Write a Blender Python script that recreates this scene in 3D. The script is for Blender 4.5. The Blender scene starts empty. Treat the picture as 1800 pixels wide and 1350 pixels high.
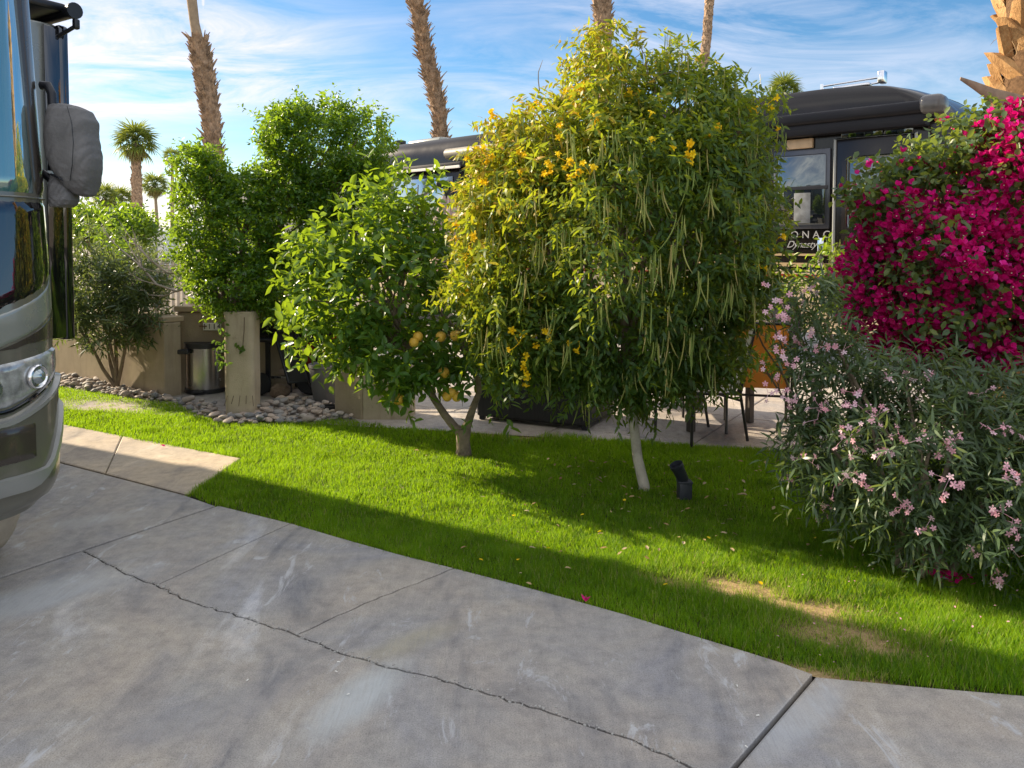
import bpy, bmesh, math, random
import numpy as np
from mathutils import Vector, Matrix, noise
rad = math.radians
R0 = random.Random(7)
RN = np.random.default_rng(11)
C = bpy.context.scene.collection
scene = bpy.context.scene

# ---------------------------------------------------------------- camera
F = 1380.0; PITCH = rad(2.5); HC = 1.65
HPY = 489.0                      # principal point row of the (shifted) lens
cosP, sinP = math.cos(PITCH), math.sin(PITCH)
cam = bpy.data.objects.new('camera', bpy.data.cameras.new('camera')); C.objects.link(cam)
cam.location = (0, 0, HC); cam.rotation_euler = (rad(90) - PITCH, 0, 0)
cam.data.sensor_width = 36; cam.data.lens = F / 1800 * 36
cam.data.shift_y = -(675 - HPY) / 1800
cam.data.clip_start = .05; cam.data.clip_end = 6000
scene.camera = cam

def ray(px, py):
    cx = (px - 900) / F; cy = (HPY - py) / F
    return Vector((cx, cosP + cy * sinP, -sinP + cy * cosP))
def P(px, py, Y):
    r = ray(px, py); t = Y / r.y
    return Vector((r.x * t, Y, HC + r.z * t))
def G(px, py, z=0.0):
    r = ray(px, py); t = (z - HC) / r.z
    return Vector((r.x * t, r.y * t, z))
def ext(p, q, t): return p + (q - p) * t

# ---------------------------------------------------------------- materials
def newmat(name):
    m = bpy.data.materials.new(name); m.use_nodes = True
    nt = m.node_tree; nt.nodes.clear()
    out = nt.nodes.new('ShaderNodeOutputMaterial')
    return m, nt, out
def nd(nt, t, **kw):
    n = nt.nodes.new(t)
    for k, v in kw.items():
        if k.startswith('i_'):
            n.inputs[k[2:].replace('_', ' ')].default_value = v
        else: setattr(n, k, v)
    return n
def rgb(c): return (c[0], c[1], c[2], 1)
def ramp(nt, fac, stops):
    r = nt.nodes.new('ShaderNodeValToRGB'); e = r.color_ramp.elements
    while len(e) < len(stops): e.new(.5)
    for i, (p, c) in enumerate(stops):
        e[i].position = p; e[i].color = rgb(c) if len(c) == 3 else c
    nt.links.new(fac, r.inputs[0]); return r.outputs[0]
def mixc(nt, fac, a, b, mode='MIX'):
    m = nt.nodes.new('ShaderNodeMix'); m.data_type = 'RGBA'; m.blend_type = mode
    for s, v in ((m.inputs[0], fac), (m.inputs[6], a), (m.inputs[7], b)):
        if hasattr(v, 'links'): nt.links.new(v, s)
        elif isinstance(v, (tuple, list)): s.default_value = rgb(v) if len(v) == 3 else v
        else: s.default_value = v
    return m.outputs[2]
def math_(nt, op, a, b=None, c=None, clamp=False):
    m = nt.nodes.new('ShaderNodeMath'); m.operation = op; m.use_clamp = clamp
    for i, v in enumerate((a, b, c)):
        if v is None: continue
        if hasattr(v, 'links'): nt.links.new(v, m.inputs[i])
        else: m.inputs[i].default_value = v
    return m.outputs[0]
def noisen(nt, vec, scale, detail=5, rough=.55, dist=0.0):
    n = nt.nodes.new('ShaderNodeTexNoise'); n.inputs['Scale'].default_value = scale
    n.inputs['Detail'].default_value = detail; n.inputs['Roughness'].default_value = rough
    n.inputs['Distortion'].default_value = dist
    if vec is not None: nt.links.new(vec, n.inputs['Vector'])
    return n.outputs[0]
def coords(nt, scale=(1, 1, 1), rotz=0.0, kind='obj', loc=(0, 0, 0)):
    if kind == 'pos': o = nt.nodes.new('ShaderNodeNewGeometry').outputs['Position']
    else: o = nt.nodes.new('ShaderNodeTexCoord').outputs['Object']
    m = nt.nodes.new('ShaderNodeMapping'); m.inputs['Scale'].default_value = scale
    m.inputs['Rotation'].default_value = (0, 0, rotz); m.inputs['Location'].default_value = loc
    nt.links.new(o, m.inputs[0]); return m.outputs[0]
def bump(nt, h, strength=.3, dist=.01):
    b = nt.nodes.new('ShaderNodeBump'); b.inputs['Strength'].default_value = strength
    b.inputs['Distance'].default_value = dist; nt.links.new(h, b.inputs['Height']); return b.outputs[0]
def prin(nt, out, base, rough=.6, metal=0.0, normal=None, spec=.5, coat=0.0):
    b = nt.nodes.new('ShaderNodeBsdfPrincipled')
    for k, v in (('Base Color', base), ('Roughness', rough), ('Metallic', metal), ('Specular IOR Level', spec), ('Coat Weight', coat)):
        if hasattr(v, 'links'): nt.links.new(v, b.inputs[k])
        elif isinstance(v, (tuple, list)): b.inputs[k].default_value = rgb(v)
        else: b.inputs[k].default_value = v
    if normal is not None: nt.links.new(normal, b.inputs['Normal'])
    if out is not None: nt.links.new(b.outputs[0], out.inputs[0])
    return b
MATS = {}
def simple(name, col, rough=.6, metal=0.0, var=.15, scale=8.0, bmp=.15, spec=.5, coat=0.0, bd=.004):
    if name in MATS: return MATS[name]
    m, nt, out = newmat(name)
    v = coords(nt)
    n = noisen(nt, v, scale, 6, .6)
    lo = tuple(c * (1 - var) for c in col); hi = tuple(min(1, c * (1 + var)) for c in col)
    cc = ramp(nt, n, [(.3, lo), (.7, hi)])
    n2 = noisen(nt, v, scale * 9, 4, .6)
    rr = math_(nt, 'MULTIPLY_ADD', n, .15, rough - .075, True)
    prin(nt, out, cc, rr, metal, bump(nt, n2, bmp, bd) if bmp else None, spec, coat)
    MATS[name] = m; return m
def foliage(name, stops, trans=.4, tcol=(.35, .55, .05), rough=.42, spec=.4):
    m, nt, out = newmat(name)
    at = nt.nodes.new('ShaderNodeAttribute'); at.attribute_name = 'tint'
    col = ramp(nt, at.outputs['Fac'], stops)
    b = prin(nt, None, col, rough, 0, None, spec)
    t = nt.nodes.new('ShaderNodeBsdfTranslucent')
    tc = mixc(nt, .75, col, tcol)
    nt.links.new(tc, t.inputs[0])
    mx = nt.nodes.new('ShaderNodeMixShader'); mx.inputs[0].default_value = trans
    nt.links.new(b.outputs[0], mx.inputs[1]); nt.links.new(t.outputs[0], mx.inputs[2])
    nt.links.new(mx.outputs[0], out.inputs[0]); MATS[name] = m; return m

# ---------------------------------------------------------------- objects
def tag(o, label=None, cat=None, group=None, kind=None):
    if label: o['label'] = label
    if cat: o['category'] = cat
    if group: o['group'] = group
    if kind: o['kind'] = kind
    return o
def empty(name, loc, label=None, cat=None, group=None, rz=0.0):
    o = bpy.data.objects.new(name, None); C.objects.link(o)
    o.location = loc; o.rotation_euler = (0, 0, rz); o.empty_display_size = .1
    return tag(o, label, cat, group)
def wmat(o):
    m = Matrix.Translation(o.location) @ o.rotation_euler.to_matrix().to_4x4()
    if o.parent: m = wmat(o.parent) @ (o.matrix_parent_inverse @ m)
    return m
def link(o, parent=None):
    C.objects.link(o)
    if parent is not None:
        o.parent = parent; o.matrix_parent_inverse = wmat(parent).inverted()
    return o
def np_mesh(name, co, loops, sizes, mat, parent=None, tint=None, smooth=False):
    me = bpy.data.meshes.new(name)
    co = np.asarray(co, np.float32).reshape(-1, 3); loops = np.asarray(loops, np.int32); sizes = np.asarray(sizes, np.int32)
    me.vertices.add(len(co)); me.vertices.foreach_set('co', co.ravel())
    me.loops.add(len(loops)); me.loops.foreach_set('vertex_index', loops)
    me.polygons.add(len(sizes))
    st = np.concatenate([[0], np.cumsum(sizes)[:-1]]).astype(np.int32)
    me.polygons.foreach_set('loop_start', st)
    me.update(calc_edges=True)
    if smooth: me.polygons.foreach_set('use_smooth', np.ones(len(sizes), bool))
    if tint is not None:
        a = me.attributes.new('tint', 'FLOAT', 'POINT'); a.data.foreach_set('value', np.asarray(tint, np.float32))
    if mat: me.materials.append(mat)
    o = bpy.data.objects.new(name, me); return link(o, parent)
class MB:
    """collects shapes (in the frame T) and links them as one mesh object"""
    def __init__(s, T=None): s.v = []; s.f = []; s.T = T or Matrix.Identity(4)
    def add(s, vs, fs):
        n = len(s.v); s.v += [s.T @ Vector(v) for v in vs]; s.f += [tuple(i + n for i in f) for f in fs]; return s
    def bm_(s, bm):
        bm.verts.index_update(); s.add([v.co.copy() for v in bm.verts], [[v.index for v in f.verts] for f in bm.faces]); bm.free(); return s
    def box(s, c, d, rot=None, bev=0.0, seg=2):
        bm = bmesh.new(); bmesh.ops.create_cube(bm, size=1)
        for v in bm.verts: v.co = Vector((v.co.x * d[0], v.co.y * d[1], v.co.z * d[2]))
        if bev: bmesh.ops.bevel(bm, geom=bm.edges[:], offset=bev, segments=seg, affect='EDGES', profile=.5)
        M = Matrix.Translation(c) @ (rot.to_4x4() if rot else Matrix.Identity(4))
        for v in bm.verts: v.co = M @ v.co
        return s.bm_(bm)
    def tube(s, pts, r, n=8, cap=True):
        pts = [Vector(p) for p in pts]; k = len(pts)
        rs = r if isinstance(r, (list, tuple)) else [r] * k
        vs = []; ref = None
        for i, p in enumerate(pts):
            d = (pts[min(i + 1, k - 1)] - pts[max(i - 1, 0)]).normalized()
            if ref is None: ref = Vector((1, 0, 0)) if abs(d.x) < .8 else Vector((0, 1, 0))
            a = (ref - d * ref.dot(d)).normalized(); b = d.cross(a); ref = a
            for j in range(n):
                t = 2 * math.pi * j / n
                vs.append(p + (a * math.cos(t) + b * math.sin(t)) * rs[i])
        fs = [(i * n + j, i * n + (j + 1) % n, (i + 1) * n + (j + 1) % n, (i + 1) * n + j) for i in range(k - 1) for j in range(n)]
        if cap: fs += [tuple(range(n))[::-1], tuple((k - 1) * n + j for j in range(n))]
        return s.add(vs, fs)
    def lathe(s, prof, c=(0, 0, 0), n=24, rot=None):
        M = Matrix.Translation(c) @ (rot.to_4x4() if rot else Matrix.Identity(4))
        vs = []; k = len(prof)
        for r, z in prof:
            for j in range(n):
                t = 2 * math.pi * j / n; vs.append(M @ Vector((r * math.cos(t), r * math.sin(t), z)))
        fs = [(i * n + j, i * n + (j + 1) % n, (i + 1) * n + (j + 1) % n, (i + 1) * n + j) for i in range(k - 1) for j in range(n)]
        if prof[0][0] > 1e-5: fs.append(tuple(range(n))[::-1])
        if prof[-1][0] > 1e-5: fs.append(tuple((k - 1) * n + j for j in range(n)))
        return s.add(vs, fs)
    def prism(s, outline, y0, y1, axis='y'):
        """outline of (a, b) extruded between y0 and y1"""
        n = len(outline)
        def q(a, b, y): return (a, y, b) if axis == 'y' else ((a, b, y) if axis == 'z' else (y, a, b))
        vs = [q(a, b, y0) for a, b in outline] + [q(a, b, y1) for a, b in outline]
        fs = [tuple(range(n)), tuple(range(2 * n - 1, n - 1, -1))] + [(i, i + n, (i + 1) % n + n, (i + 1) % n) for i in range(n)]
        return s.add(vs, fs)
    def grid(s, fn, nu, nv, closeu=False):
        vs = [fn(i / (nu if closeu else nu - 1), j / (nv - 1)) for j in range(nv) for i in range(nu)]
        m = nu if closeu else nu - 1
        fs = [(j * nu + i, j * nu + (i + 1) % nu, (j + 1) * nu + (i + 1) % nu, (j + 1) * nu + i) for j in range(nv - 1) for i in range(m)]
        return s.add(vs, fs)
    def build(s, name, mat, parent=None, smooth=None, flip=True, solid=0.0):
        me = bpy.data.meshes.new(name); me.from_pydata([tuple(v) for v in s.v], [], s.f); me.update()
        if flip:
            bm = bmesh.new(); bm.from_mesh(me)
            bmesh.ops.recalc_face_normals(bm, faces=bm.faces[:]); bm.to_mesh(me); bm.free()
        if smooth:
            me.polygons.foreach_set('use_smooth', np.ones(len(me.polygons), bool)); me.set_sharp_from_angle(angle=rad(smooth))
        if mat: me.materials.append(mat)
        o = bpy.data.objects.new(name, me); return link(o, parent)
def copy_tree(o, parent=None):
    c = o.copy(); C.objects.link(c)
    if parent is not None: c.parent = parent; c.matrix_parent_inverse = o.matrix_parent_inverse.copy()
    for ch in [x for x in o.children]: copy_tree(ch, c)
    return c

# ---------------------------------------------------------------- leaves
LEAF = {
 'oval': ([(0,0,0),(.22,-.36,.05),(.62,-.42,.03),(1,0,-.14),(.62,.42,.03),(.22,.36,.05),(.5,0,-.05)], [[0,6,3,2,1],[0,5,4,3,6]]),
 'dia':  ([(0,0,0),(.42,-.5,.06),(1,0,-.12),(.42,.5,.06)], [[0,3,2],[0,2,1]]),
 'lance':([(0,0,0),(.3,-.5,.0),(.3,.5,.0),(.68,-.38,-.08),(.68,.38,-.08),(1,0,-.24)], [[0,2,1],[1,2,4,3],[3,4,5]]),
 'blade':([(0,-.5,0),(0,.5,0),(.55,-.38,.05),(.55,.38,.05),(1,0,.22)], [[0,1,3,2],[2,3,4]]),
 'bract':([(0,0,0),(.35,-.5,.12),(.75,-.36,.2),(1,0,.1),(.75,.36,.2),(.35,.5,.12)], [[0,3,2,1],[0,5,4,3]]),
}
def unit(a): return a / np.maximum(np.linalg.norm(a, axis=-1, keepdims=True), 1e-9)
def leaves(name, Pn, D, N, L, W, kind, mat, parent, tint=None, upscale=None):
    tv, tf = LEAF[kind]; tv = np.array(tv, float); n = len(Pn)
    D = unit(D); N = unit(N - D * (N * D).sum(1, keepdims=True)); S = np.cross(D, N)
    L = np.broadcast_to(L, (n,)); W = np.broadcast_to(W, (n,)); U = L if upscale is None else np.broadcast_to(upscale, (n,))
    co = (Pn[:, None, :] + D[:, None, :] * (tv[None, :, 0, None] * L[:, None, None])
          + S[:, None, :] * (tv[None, :, 1, None] * W[:, None, None]) + N[:, None, :] * (tv[None, :, 2, None] * U[:, None, None]))
    k = len(tv); fl = np.concatenate([np.array(f) for f in tf]); sz = np.array([len(f) for f in tf])
    loops = (fl[None, :] + (np.arange(n) * k)[:, None]).ravel(); sizes = np.tile(sz, n)
    if tint is None: tint = RN.random(n)
    return np_mesh(name, co.reshape(-1, 3), loops, sizes, mat, parent, np.repeat(tint, k))
def blob(px, py, rx, rz, Y, ry=None):
    c = P(px, py, Y); a = rx * Y / F; b = rz * Y / F
    return (c.x, c.y, c.z, a, ry if ry else a, b)
def sprays(blobs, n, shell=.45, gap=.0, gfreq=2.2, rng=RN, zmin=.05, bump=.18):
    """points in the outer shell of a union of ellipsoids + outward normals"""
    B = np.array(blobs); w = (B[:, 3] * B[:, 5] + B[:, 3] * B[:, 4] + B[:, 4] * B[:, 5]); w /= w.sum()
    outp, outn = [], []; got = 0
    while got < n:
        m = n * 2
        k = rng.choice(len(B), m, p=w); d = unit(rng.normal(size=(m, 3)))
        r = 1 - rng.random(m) ** 1.6 * shell
        b = B[k]; lob = np.array([noise.noise(Vector(q * 1.7) + Vector((float(kk) * 3.1, 0, 0))) for q, kk in zip(d * 1.3, k)])
        r = r * (1 + bump * lob * 1.6)
        p = b[:, :3] + d * b[:, 3:] * r[:, None]; nn = unit(d / b[:, 3:])
        ok = p[:, 2] > zmin
        for j in range(len(B)):
            q = ((p - B[j, :3]) / B[j, 3:]); q = (q * q).sum(1)
            ok &= ~((q < .42) & (k != j))
        if gap > 0:
            g = np.array([noise.noise(Vector(x) * gfreq) for x in p]); ok &= g > (-1 + 2 * gap) * .6
        outp.append(p[ok]); outn.append(nn[ok]); got += int(ok.sum())
    return np.concatenate(outp)[:n], np.concatenate(outn)[:n]
def twigs(p, nn, length, per, out=.8, up=.5, rnd=.6, rng=RN, spread=.9, droop=0.0):
    """leaf positions and directions along short twigs that start at p"""
    n = len(p); D = unit(nn * out + np.array([0, 0, up]) + rng.normal(size=(n, 3)) * rnd)
    Ln = length * (.6 + .8 * rng.random(n))
    t = np.tile(np.linspace(.1, 1, per), (n, 1)) + rng.normal(size=(n, per)) * .03
    pos = p[:, None] + D[:, None] * (t * Ln[:, None])[:, :, None]
    pos[:, :, 2] -= droop * (t ** 2) * Ln[:, None]
    side = unit(np.cross(D, unit(rng.normal(size=(n, 3)))))
    oth = np.cross(D, side)
    ang = (np.arange(per) * 2.4)[None, :] + rng.random((n, 1)) * 6.28
    lat = side[:, None] * np.cos(ang)[:, :, None] + oth[:, None] * np.sin(ang)[:, :, None]
    ld = unit(D[:, None] * (1 - spread * .5) + lat * spread + rng.normal(size=(n, per, 3)) * .2)
    ld[:, :, 2] -= droop
    return pos.reshape(-1, 3), unit(ld.reshape(-1, 3)), np.repeat(D, per, 0)
def front_pt(px, py, blobs, out=1.02):
    r = ray(px, py); o = np.array((0, 0, HC)); d = np.array(r); best = None
    for b in blobs:
        b = np.array(b); q = (o - b[:3]) / b[3:]; e = d / b[3:]
        A = e @ e; Bq = 2 * q @ e; Cc = q @ q - out * out; dis = Bq * Bq - 4 * A * Cc
        if dis < 0: continue
        t = (-Bq - math.sqrt(dis)) / (2 * A)
        if t > 0 and (best is None or t < best[0]):
            p = o + d * t; best = (t, Vector(p), Vector(unit((p - b[:3]) / b[3:] ** 2)))
    return (best[1], best[2]) if best else (None, None)
def branch_mesh(mb, base, blobs, r0, n_tw=0, pts=None, rng=R0):
    """limbs from base to the middle of each blob with forks"""
    for b in blobs:
        c = Vector(b[:3]); a = Vector(base); mid = a.lerp(c, .5) + Vector((rng.uniform(-.08, .08), rng.uniform(-.08, .08), .08))
        mb.tube([a, a.lerp(mid, .5) + Vector((rng.uniform(-.02, .02),) * 3), mid, mid.lerp(c, .5) + Vector((rng.uniform(-.05, .05), 0, .02)), c], [r0, r0 * .85, r0 * .65, r0 * .5, r0 * .3], 7)
        for _ in range(n_tw):
            d = Vector((rng.gauss(0, 1), rng.gauss(0, 1), rng.gauss(.3, 1))).normalized()
            e = c + Vector((d.x * b[3], d.y * b[4], d.z * b[5])) * rng.uniform(.7, 1.0)
            s = mid.lerp(c, rng.random()); m2 = s.lerp(e, .5) + Vector((rng.uniform(-.06, .06), rng.uniform(-.06, .06), .04))
            mb.tube([s, m2, e], [r0 * .33, r0 * .22, r0 * .08], 5)
# ---------------------------------------------------------------- light
UV = Vector((-.846, .533, 0)).normalized()          # axis of the driveway and of the motorhome on it
NV = Vector((.533, .846, 0)).normalized()
SUN_EL = rad(25.4); SUN_AZ = math.atan2(-.886, .463)   # from +Y towards +X
sd = Vector((math.sin(SUN_AZ) * math.cos(SUN_EL), math.cos(SUN_AZ) * math.cos(SUN_EL), math.sin(SUN_EL)))
sun = bpy.data.objects.new('sun', bpy.data.lights.new('sun', 'SUN')); C.objects.link(sun)
sun.data.energy = 5.0; sun.data.angle = rad(.6); sun.data.color = (1, .84, .62)
sun.rotation_euler = (-sd).to_track_quat('-Z', 'Y').to_euler(); sun.location = sd * 50
W = bpy.data.worlds.new('World'); scene.world = W; W.use_nodes = True
nt = W.node_tree; nt.nodes.clear()
out = nt.nodes.new('ShaderNodeOutputWorld'); bg = nt.nodes.new('ShaderNodeBackground')
sky = nt.nodes.new('ShaderNodeTexSky'); sky.sky_type = 'NISHITA'; sky.sun_disc = False
sky.sun_elevation = SUN_EL; sky.sun_rotation = SUN_AZ; sky.air_density = 1.0; sky.dust_density = .25; sky.ozone_density = 2.0; sky.altitude = 100
hs = nt.nodes.new('ShaderNodeHueSaturation'); hs.inputs['Saturation'].default_value = 1.32; hs.inputs['Value'].default_value = .76
nt.links.new(sky.outputs[0], hs.inputs['Color'])
tc = nt.nodes.new('ShaderNodeTexCoord'); sx = nt.nodes.new('ShaderNodeSeparateXYZ'); nt.links.new(tc.outputs['Generated'], sx.inputs[0])
zc = math_(nt, 'ADD', math_(nt, 'MAXIMUM', sx.outputs[2], 0.0), .12)
cxn = math_(nt, 'DIVIDE', sx.outputs[0], zc); cyn = math_(nt, 'DIVIDE', sx.outputs[1], zc)
cb = nt.nodes.new('ShaderNodeCombineXYZ'); nt.links.new(cxn, cb.inputs[0]); nt.links.new(cyn, cb.inputs[1])
mp = nt.nodes.new('ShaderNodeMapping'); mp.inputs['Rotation'].default_value = (0, 0, rad(-20)); mp.inputs['Scale'].default_value = (.55, 1.0, 1); mp.inputs['Location'].default_value = (3.1, 1.7, 0)
nt.links.new(cb.outputs[0], mp.inputs[0])
big = noisen(nt, mp.outputs[0], .62, 4, .5, .5)
fine = noisen(nt, mp.outputs[0], 1.9, 10, .66, 1.0)
cm = math_(nt, 'MULTIPLY', ramp(nt, big, [(.30, (0, 0, 0)), (.55, (1, 1, 1))]), ramp(nt, fine, [(.38, (.02, .02, .02)), (.62, (1, 1, 1))]))
# low bank of cloud towards the sun side
lowb = math_(nt, 'MULTIPLY', ramp(nt, sx.outputs[2], [(.0, (.3, .3, .3)), (.18, (0, 0, 0))]), ramp(nt, fine, [(.35, (.1, .1, .1)), (.6, (1, 1, 1))]))
left = math_(nt, 'MULTIPLY_ADD', sx.outputs[0], -.7, .55, True)
cov = math_(nt, 'ADD', math_(nt, 'MULTIPLY', cm, math_(nt, 'MULTIPLY_ADD', left, 1.0, .25)), math_(nt, 'MULTIPLY', lowb, left), None, True)
# broken vapour trail: a thin arc of the sky
tr = math_(nt, 'ABSOLUTE', math_(nt, 'ADD', math_(nt, 'DIVIDE', sx.outputs[0], sx.outputs[1]), math_(nt, 'MULTIPLY_ADD', fine, .03, .372)))
trm = math_(nt, 'MULTIPLY', ramp(nt, tr, [(.0008, (1, 1, 1)), (.0045, (0, 0, 0))]), ramp(nt, sx.outputs[2], [(.2, (0, 0, 0)), (.23, (1, 1, 1))]))
trn = noisen(nt, tc.outputs['Generated'], 60, 3, .5)
trm = math_(nt, 'MULTIPLY', trm, ramp(nt, trn, [(.42, (0, 0, 0)), (.55, (1, 1, 1))]))
trm = math_(nt, 'MULTIPLY', trm, math_(nt, 'GREATER_THAN', sx.outputs[1], 0.0))
cov = math_(nt, 'MAXIMUM', cov, math_(nt, 'MULTIPLY', trm, .95))
ccol = mixc(nt, left, (4.2, 4.5, 5.3), (5.6, 5.0, 5.0))
# added bright cloud, unseen overhead and behind the camera, to fill the shade
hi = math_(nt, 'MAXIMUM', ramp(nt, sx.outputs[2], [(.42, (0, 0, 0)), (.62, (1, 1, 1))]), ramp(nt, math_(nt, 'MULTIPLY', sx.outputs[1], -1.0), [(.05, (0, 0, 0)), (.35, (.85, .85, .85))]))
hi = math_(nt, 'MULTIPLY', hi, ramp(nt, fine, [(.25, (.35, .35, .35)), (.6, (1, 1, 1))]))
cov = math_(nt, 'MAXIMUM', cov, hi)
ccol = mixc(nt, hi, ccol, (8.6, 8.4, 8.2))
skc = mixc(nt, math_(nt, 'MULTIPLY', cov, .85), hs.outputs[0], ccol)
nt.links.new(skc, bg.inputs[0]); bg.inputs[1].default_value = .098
nt.links.new(bg.outputs[0], out.inputs[0])
scene.view_settings.view_transform = 'Standard'; scene.view_settings.look = 'None'
scene.view_settings.exposure = 1.18; scene.view_settings.gamma = 1
scene.cycles.max_bounces = 6; scene.cycles.transparent_max_bounces = 4; scene.cycles.sample_clamp_indirect = 6

# ---------------------------------------------------------------- ground materials
def v_pos(nt): return nt.nodes.new('ShaderNodeNewGeometry').outputs['Position']
def concrete(name, base, warm, cool, chalk=.5, wet=.5, ang=rad(-32), stains=()):
    m, nt, out = newmat(name)
    v = coords(nt, kind='pos'); vs = coords(nt, (1.0, .35, 1), ang, 'pos'); vb = coords(nt, (60, 4, 1), ang, 'pos')
    n1 = noisen(nt, v, 1.1, 6, .6, .6); n2 = noisen(nt, vs, 1.9, 8, .62, 1.2); n3 = noisen(nt, vb, 1.5, 6, .7, .4)
    n4 = noisen(nt, v, 190, 4, .7); n5 = noisen(nt, vs, 5.5, 9, .72, 1.2); n6 = noisen(nt, v, 14, 8, .7)
    c = ramp(nt, n1, [(.3, cool), (.47, base), (.66, warm)])
    dk = ramp(nt, n2, [(.3, (.46, .49, .58)), (.45, (.92, .92, .95)), (.58, (1.0, 1.0, 1.0)), (.70, (1.38, 1.42, 1.5))])
    c = mixc(nt, 1.0, c, dk, 'MULTIPLY')
    c = mixc(nt, .6, c, ramp(nt, n6, [(.3, (.62, .62, .64)), (.5, (1, 1, 1)), (.72, (1.34, 1.33, 1.3))]), 'MULTIPLY')
    c = mixc(nt, .45, c, ramp(nt, n3, [(.3, (.82, .82, .82)), (.7, (1.14, 1.14, 1.14))]), 'MULTIPLY')
    c = mixc(nt, .9, c, ramp(nt, n4, [(.28, (.38, .38, .38)), (.45, (1, 1, 1)), (.72, (1.4, 1.4, 1.4))]), 'MULTIPLY')
    ch = ramp(nt, n5, [(.585, (0, 0, 0)), (.66, (1, 1, 1))]); c = mixc(nt, math_(nt, 'MULTIPLY', ch, chalk), c, (.46, .47, .49))
    for (c0_, c1_, wd, col_, k_) in stains:
        cc_ = (c0_ + c1_) / 2; dv = c1_ - c0_; mp_ = nt.nodes.new('ShaderNodeMapping'); mp_.vector_type = 'TEXTURE'
        mp_.inputs['Location'].default_value = (cc_.x, cc_.y, 0); mp_.inputs['Rotation'].default_value = (0, 0, math.atan2(dv.y, dv.x)); mp_.inputs['Scale'].default_value = (dv.length * .62, wd, 1)
        nt.links.new(v_pos(nt), mp_.inputs[0]); ln = nt.nodes.new('ShaderNodeVectorMath'); ln.operation = 'LENGTH'; nt.links.new(mp_.outputs[0], ln.inputs[0])
        f_ = math_(nt, 'MULTIPLY', math_(nt, 'SUBTRACT', 1.15, math_(nt, 'ADD', ln.outputs['Value'], math_(nt, 'MULTIPLY_ADD', n2, 1.2, -.5))), 1.6, None, True)
        c = mixc(nt, math_(nt, 'MULTIPLY', f_, math_(nt, 'MULTIPLY_ADD', n3, .8, k_), None, True), c, col_)
    hb = math_(nt, 'ADD', math_(nt, 'MULTIPLY', n3, .5), math_(nt, 'ADD', math_(nt, 'MULTIPLY', n4, .5), math_(nt, 'MULTIPLY', n6, .5)))
    rr = math_(nt, 'MULTIPLY_ADD', n2, .5, .45, True)
    prin(nt, out, c, rr, 0, bump(nt, hb, .6, .004), .35); return m
m_drive = concrete('driveway_concrete', (.30, .285, .265), (.36, .32, .27), (.25, .255, .28), .8, stains=((G(-150, 1110), G(250, 1000), .22, (.40, .43, .46), .15), (G(540, 1300), G(700, 1165), .13, (.46, .50, .52), .2), (G(1330, 1330), G(1480, 1200), .10, (.44, .46, .48), .1), (G(640, 1160), G(790, 1100), .10, (.33, .30, .20), .0), (G(150, 1330), G(560, 1190), .13, (.22, .225, .25), -.15), (G(260, 900), G(60, 930), .12, (.38, .38, .38), .0)))
m_path = concrete('path_concrete', (.42, .35, .265), (.47, .38, .27), (.36, .31, .25), .15)
m_patio = concrete('patio_concrete', (.36, .32, .28), (.40, .34, .27), (.32, .30, .28), .15)
m_dirt = simple('bare_dirt', (.13, .095, .06), .95, 0, .4, 14, .8, .2, 0, .02)
m_soil = simple('lawn_soil', (.045, .05, .018), .95, 0, .5, 20, .8, .2, 0, .02)
m_crack = simple('crack_grit', (.05, .045, .04), .95, 0, .4, 60, .6, .2)
m_ground = simple('tan_ground', (.20, .17, .13), .95, 0, .25, .6, .5, .2)

def area2(p): return sum(p[i][0] * p[(i + 1) % len(p)][1] - p[(i + 1) % len(p)][0] * p[i][1] for i in range(len(p)))
def inset(p, d):
    n = len(p); out = []
    for i in range(n):
        a, b, c = Vector(p[i - 1][:2]), Vector(p[i][:2]), Vector(p[(i + 1) % n][:2])
        e1 = (b - a); e2 = (c - b)
        if e1.length < 1e-6 or e2.length < 1e-6: out.append(b); continue
        n1 = Vector((-e1.y, e1.x)).normalized(); n2 = Vector((-e2.y, e2.x)).normalized()
        m = (n1 + n2); m = m.normalized() if m.length > 1e-4 else n1
        k = d / max(.45, m.dot(n1)); out.append(b + m * k)
    return out
def slab(mb, pts, gap=.004, top=0.0, th=.12, bev=.009):
    p = [Vector(q[:2]) for q in pts]
    if area2(p) < 0: p = p[::-1]
    p1 = inset(p, gap); p0 = inset(p, gap + bev); n = len(p)
    vs = [(q.x, q.y, top) for q in p0] + [(q.x, q.y, top - .6 * bev) for q in p1] + [(q.x, q.y, top - th) for q in p1]
    fs = [tuple(range(n))]
    for r in (0, 1):
        for i in range(n): j = (i + 1) % n; fs.append((r * n + i, (r + 1) * n + i, (r + 1) * n + j, r * n + j))
    mb.add(vs, fs)
def jag(pts, amp, step=.05, seed=3):
    rg = random.Random(seed); out = [Vector(pts[0])]
    for a, b in zip(pts[:-1], pts[1:]):
        a = Vector(a); b = Vector(b); k = max(1, int((b - a).length / step)); nn = Vector((-(b - a).y, (b - a).x, 0)).normalized()
        for i in range(1, k + 1):
            q = a.lerp(b, i / k)
            if i < k: q = q + nn * rg.uniform(-amp, amp)
            out.append(q)
    return out

# ground sheet
g = MB(); g.add([(-2500, -60, -.13), (2500, -60, -.13), (2500, 4000, -.13), (-2500, 4000, -.13)], [(0, 1, 2, 3)])
tag(g.build('ground', m_ground), kind='structure')

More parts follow.
